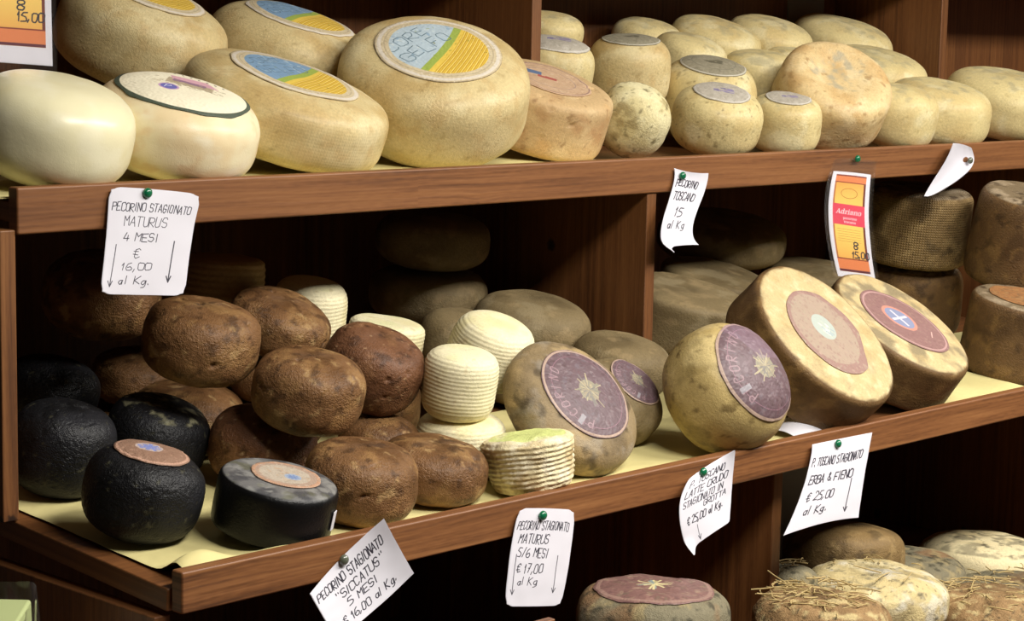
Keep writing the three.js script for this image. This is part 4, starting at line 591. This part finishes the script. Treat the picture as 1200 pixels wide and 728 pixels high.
card('printed_card', 'red and yellow printed scroll card in a clear sleeve before the drums', GRID.C3, scrollTex((c, w, h) => {
  c.fillStyle = '#d8435a'; c.fillRect(w * 0.1, h * 0.33, w * 0.8, h * 0.2);
  c.fillStyle = '#fdeef0'; c.font = 'italic 52px serif'; c.fillText('Adriano', w * 0.18, h * 0.425); c.font = '26px serif'; c.fillText('pecorino', w * 0.36, h * 0.475); c.fillText('toscano', w * 0.38, h * 0.51);
  c.strokeStyle = '#b98a3c'; c.lineWidth = 3; for (let i = 0; i < 6; i++) { c.beginPath(); c.moveTo(w * 0.2, h * (0.57 + 0.022 * i)); c.lineTo(w * 0.78, h * (0.57 + 0.022 * i)); c.stroke(); }
  c.strokeStyle = '#a9762e'; c.lineWidth = 5; c.beginPath(); c.ellipse(w * 0.5, h * 0.22, w * 0.2, h * 0.05, 0, 0, 7); c.stroke();
  write(c, '8', w * 0.58, h * 0.68, 50, 44, { lw: 9 }); write(c, '15,00', w * 0.52, h * 0.765, 46, 32, { lw: 8 });
}), { sleeve: true, inner: [0.86, 0.86, 0.56], round: 0, category: 'printed card' });
card('price_card', 'blank white card twisted into a pointed curl on the upper lip', GRID.C4, sheet(256, 256, () => {}), { round: 0 });
card('price_card', 'white card tilted on its corner for five month siccatus pecorino', GRID.C5, sheet(600, 430, (c) => {
  write(c, 'PECORINO STAGIONATO', 22, 60, 58, 29, { lw: 7 }); write(c, '"SICCATUS"', 120, 148, 56, 40, { lw: 7 }); write(c, '5 MESI', 170, 230, 48, 44, { lw: 7 }); write(c, '€ 16,00 al Kg.', 90, 318, 56, 36, { lw: 7 });
}), { round: 0 });
card('price_card', 'white handwritten card for five to six month pecorino with rounded corners', GRID.C6, sheet(440, 640, (c) => {
  write(c, 'PECORINO STAGIONATO', 22, 78, 52, 21.5); write(c, 'MATURUS', 50, 160, 58, 32); write(c, '5/6 MESI', 56, 248, 58, 31); write(c, '€ 17,00', 60, 350, 58, 34); write(c, 'al Kg', 74, 440, 52, 36);
  arrow(c, 44, 290, 44, 560); arrow(c, 350, 290, 355, 545);
}));
card('price_card', 'wrinkled white card with a green pin for raw milk cave aged pecorino', GRID.C7, sheet(420, 600, (c) => {
  write(c, 'P. TOSCANO', 60, 70, 60, 32, { lw: 7 }); write(c, 'LATTE CRUDO', 40, 160, 58, 32, { lw: 7 }); write(c, 'STAGIONATO IN', 30, 245, 54, 27, { lw: 6 }); write(c, 'GROTTA', 200, 312, 44, 30, { lw: 6 }); write(c, '€ 25,00 al Kg.', 60, 385, 56, 25, { lw: 7 }); arrow(c, 140, 470, 150, 585, 5);
}), { curl: 0.01, round: 0.03 });
card('price_card', 'white card with a bent left corner for the hay aged pecorino', GRID.C8, sheet(512, 600, (c) => {
  write(c, 'P. TOSCANO STAGIONATO', 26, 110, 56, 22.5, { lw: 7 }); write(c, 'ERBA & FIENO', 40, 232, 58, 34, { lw: 8 }); write(c, '€ 25,00', 60, 352, 58, 36, { lw: 7 }); write(c, 'al Kg.', 70, 450, 54, 38, { lw: 7 }); arrow(c, 410, 300, 392, 540, 7);
}), { round: 0 });
card('printed_card', 'orange printed scroll card in a clear sleeve behind the ivory wheel', GRID.C9, scrollTex((c, w, h) => { write(c, '8', w * 0.46, h * 0.585, 50, 46, { lw: 8 }); write(c, '15,00', w * 0.46, h * 0.66, 48, 34, { lw: 7 }); }, 0.885), { sleeve: true, inner: [0.88, 0.9, 0.51], round: 0, category: 'printed card' });

// push pins
const matPin = new THREE.MeshPhysicalMaterial({ color: 0x0f6b45, roughness: 0.25, clearcoat: 0.5 });
const matPinGrey = new THREE.MeshPhysicalMaterial({ color: 0x5c6152, roughness: 0.3, clearcoat: 0.5 });
const matSteel = new THREE.MeshStandardMaterial({ color: 0xb8b8b8, metalness: 1, roughness: 0.3 });
const pinHead = new THREE.LatheGeometry([[0, 0], [0.0062, 0], [0.0066, 0.0012], [0.0062, 0.0034], [0.0046, 0.0054], [0.0024, 0.0064], [0, 0.0067]].map((p) => new THREE.Vector2(...p)), 24);
const pinNeedle = new THREE.CylinderGeometry(0.0005, 0.0003, 0.012, 8); pinNeedle.translate(0, -0.005, 0);
const PINS = {C1: [0.1812, -0.0133, 0.006], C2: [1.2282, -0.0301, 0.006], C3: [1.7193, -0.0176, 0.006], C4: [2.0975, -0.0323, 0.006], C5: [0.2297, -0.4254, 0.32], C6: [0.5728, -0.4267, 0.32], C7: [0.905, -0.4167, 0.32], C8: [1.2348, -0.42, 0.32]};
for (const [key, words, m] of [['C1', 'green push pin in the four month pecorino card', matPin], ['C2', 'green push pin in the narrow crumpled card', matPin], ['C3', 'green push pin above the red and yellow printed card', matPin], ['C4', 'dark push pin in the twisted blank card', matPinGrey], ['C5', 'grey push pin in the tilted siccatus card', matPinGrey], ['C6', 'green push pin in the five to six month card', matPin], ['C7', 'green push pin in the wrinkled cave aged card', matPin], ['C8', 'green push pin in the hay aged card', matPin]]) {
  const g = thing('push_pin', words, 'push pin'); g.position.set(...PINS[key]); g.rotation.x = Math.PI / 2 + 0.1;
  mesh('head', pinHead, m, g); mesh('needle', pinNeedle, matSteel, g);
}

// ---------------------------------------------------------------- lower left packet, crate, straw
const stand = thing('low_table', 'dark low table left of the shelf under the wrapped packet', 'table');
mesh('table_top', board(-0.5, -0.6, 0.0, -0.03, -0.575, 0.42, 'x'), matPanel, stand);
for (const [x, z] of [[-0.48, 0.02], [-0.07, 0.02], [-0.48, 0.38], [-0.07, 0.38]]) mesh('leg', board(x, FLOOR, z, x + 0.03, -0.6, z + 0.03, 'y'), matPanel, stand);
const packet = thing('wrapped_packet', 'pale green packet wrapped in clear film beside the shelf', 'packet');
packet.position.set(-0.135, -0.573, 0.17); packet.rotation.set(0, 0.75, 0.12);
mesh('box', new RoundedBoxGeometry(0.09, 0.12, 0.05, 3, 0.004).translate(0, 0.066, 0), new THREE.MeshStandardMaterial({ color: 0xb9c48a, roughness: 0.5 }), packet);
mesh('label_band', new RoundedBoxGeometry(0.0915, 0.085, 0.0515, 3, 0.004).translate(0, 0.05, 0), new THREE.MeshStandardMaterial({ color: 0xe3e6d4, roughness: 0.5 }), packet).userData.label = 'white band around the packet';
{ const g = sheetGeometry((u, v) => { const a = u * Math.PI * 2; const r = 0.056 + 0.012 * Math.cos(2 * a) + 0.004 * Math.sin(7 * a + v * 5); return new THREE.Vector3(Math.cos(a) * r * 1.15, 0.004 + v * 0.13, Math.sin(a) * r * 0.8); }, 48, 10, 0.0002); mesh('clear_film', g, matPlastic, packet); }
const crate = thing('wooden_crate', 'light wooden slatted crate below the middle shelf', 'crate');
for (let k = 0; k < 3; k++) { const y = -0.859 + k * 0.112; mesh('slat', board(0.42, y, 0.39, 0.513, y + 0.1, 0.402, 'x', 0.002, k * 0.3), matLip, crate); if (k < 2) mesh('slat', board(0.42, y, 0.25, 0.513, y + 0.1, 0.262, 'x', 0.002, k * 0.3 + 0.2), matLip, crate); if (k < 2) for (const x of [0.42, 0.501]) mesh('slat', board(x, y, 0.263, x + 0.012, y + 0.1, 0.389, 'z', 0.002, k * 0.2), matLip, crate); }
mesh('crate_bottom', board(0.433, -0.859, 0.263, 0.5, -0.85, 0.389, 'x'), matLip, crate);
{
  const geos = [], tops = [[1.344, -0.6781, 0.3305, 0.1126, 0.0437, 3], [1.8471, -0.8001, 0.2891, 0.1139, 0.0543, 3], [1.0665, -0.6505, 0.42, 0.1007, 0.0481, 3], [1.0665, -0.6505, 0.42, 0.1007, 0.0481, 3], [1.0665, -0.6505, 0.42, 0.1007, 0.0481, 3], [1.0665, -0.6505, 0.42, 0.1007, 0.0481, 3], [1.0665, -0.6505, 0.42, 0.1007, 0.0481, 3], [1.0665, -0.6505, 0.42, 0.1007, 0.0481, 3], [1.0665, -0.6505, 0.42, 0.1007, 0.0481, 3], [1.0665, -0.6505, 0.42, 0.1007, 0.0481, 3], [1.5162, -0.7426, 0.4295, 0.1048, 0.0637, 3], [1.5162, -0.7426, 0.4295, 0.1048, 0.0637, 3], [1.5162, -0.7426, 0.4295, 0.1048, 0.0637, 3], [1.5162, -0.7426, 0.4295, 0.1048, 0.0637, 3], [1.2122, -0.65, 0.26, 0.044, 0.0314, 3]];
  for (let i = 0; i < 170; i++) {
    const [cx, cy, cz, R, H, p] = tops[Math.floor(rnd() * tops.length)];
    const a = rnd() * 6.283, f = Math.sqrt(rnd()) * 0.85, L = 0.015 + rnd() * rnd() * 0.08, yaw = rnd() * 6.283;
    const x = cx + Math.cos(a) * R * f, z = cz + Math.sin(a) * R * f, y = cy + H * Math.pow(Math.max(0, 1 - Math.pow(Math.min(f, 0.97), p)), 1 / p) + 0.002 + rnd() * 0.006;
    const bend = (rnd() - 0.5) * 0.02, tl = (rnd() - 0.4) * 0.3;
    const cur = new THREE.QuadraticBezierCurve3(new THREE.Vector3(x - Math.cos(yaw) * L / 2, y, z - Math.sin(yaw) * L / 2), new THREE.Vector3(x - Math.sin(yaw) * bend, y + 0.003, z + Math.cos(yaw) * bend), new THREE.Vector3(x + Math.cos(yaw) * L / 2, y + tl * L, z + Math.sin(yaw) * L / 2));
    geos.push(new THREE.TubeGeometry(cur, 4, 0.0006 + rnd() * 0.0007, 4, false));
  }
  for (let i = 0; i < 500; i++) {
    const x = 1.0 + rnd() * 1.3, z = 0.02 + rnd() * 0.55, y = -0.858 + rnd() * 0.05, yaw = rnd() * 6.283, L = 0.04 + rnd() * 0.08;
    const cur = new THREE.QuadraticBezierCurve3(new THREE.Vector3(x - Math.cos(yaw) * L / 2, y, z - Math.sin(yaw) * L / 2), new THREE.Vector3(x, y + 0.01, z), new THREE.Vector3(x + Math.cos(yaw) * L / 2, y, z + Math.sin(yaw) * L / 2));
    geos.push(new THREE.TubeGeometry(cur, 3, 0.0006 + rnd() * 0.0007, 3, false));
  }
  const hay = mesh('straw', mergeGeometries(geos), new THREE.MeshStandardMaterial({ color: 0xb39c68, roughness: 0.7 }), scene);
  tag(hay, 'loose dry straw strewn over the mouldy wheels on the lower shelf', 'straw', null, 'stuff');
}
shade(scene);
renderer.render(scene, camera);
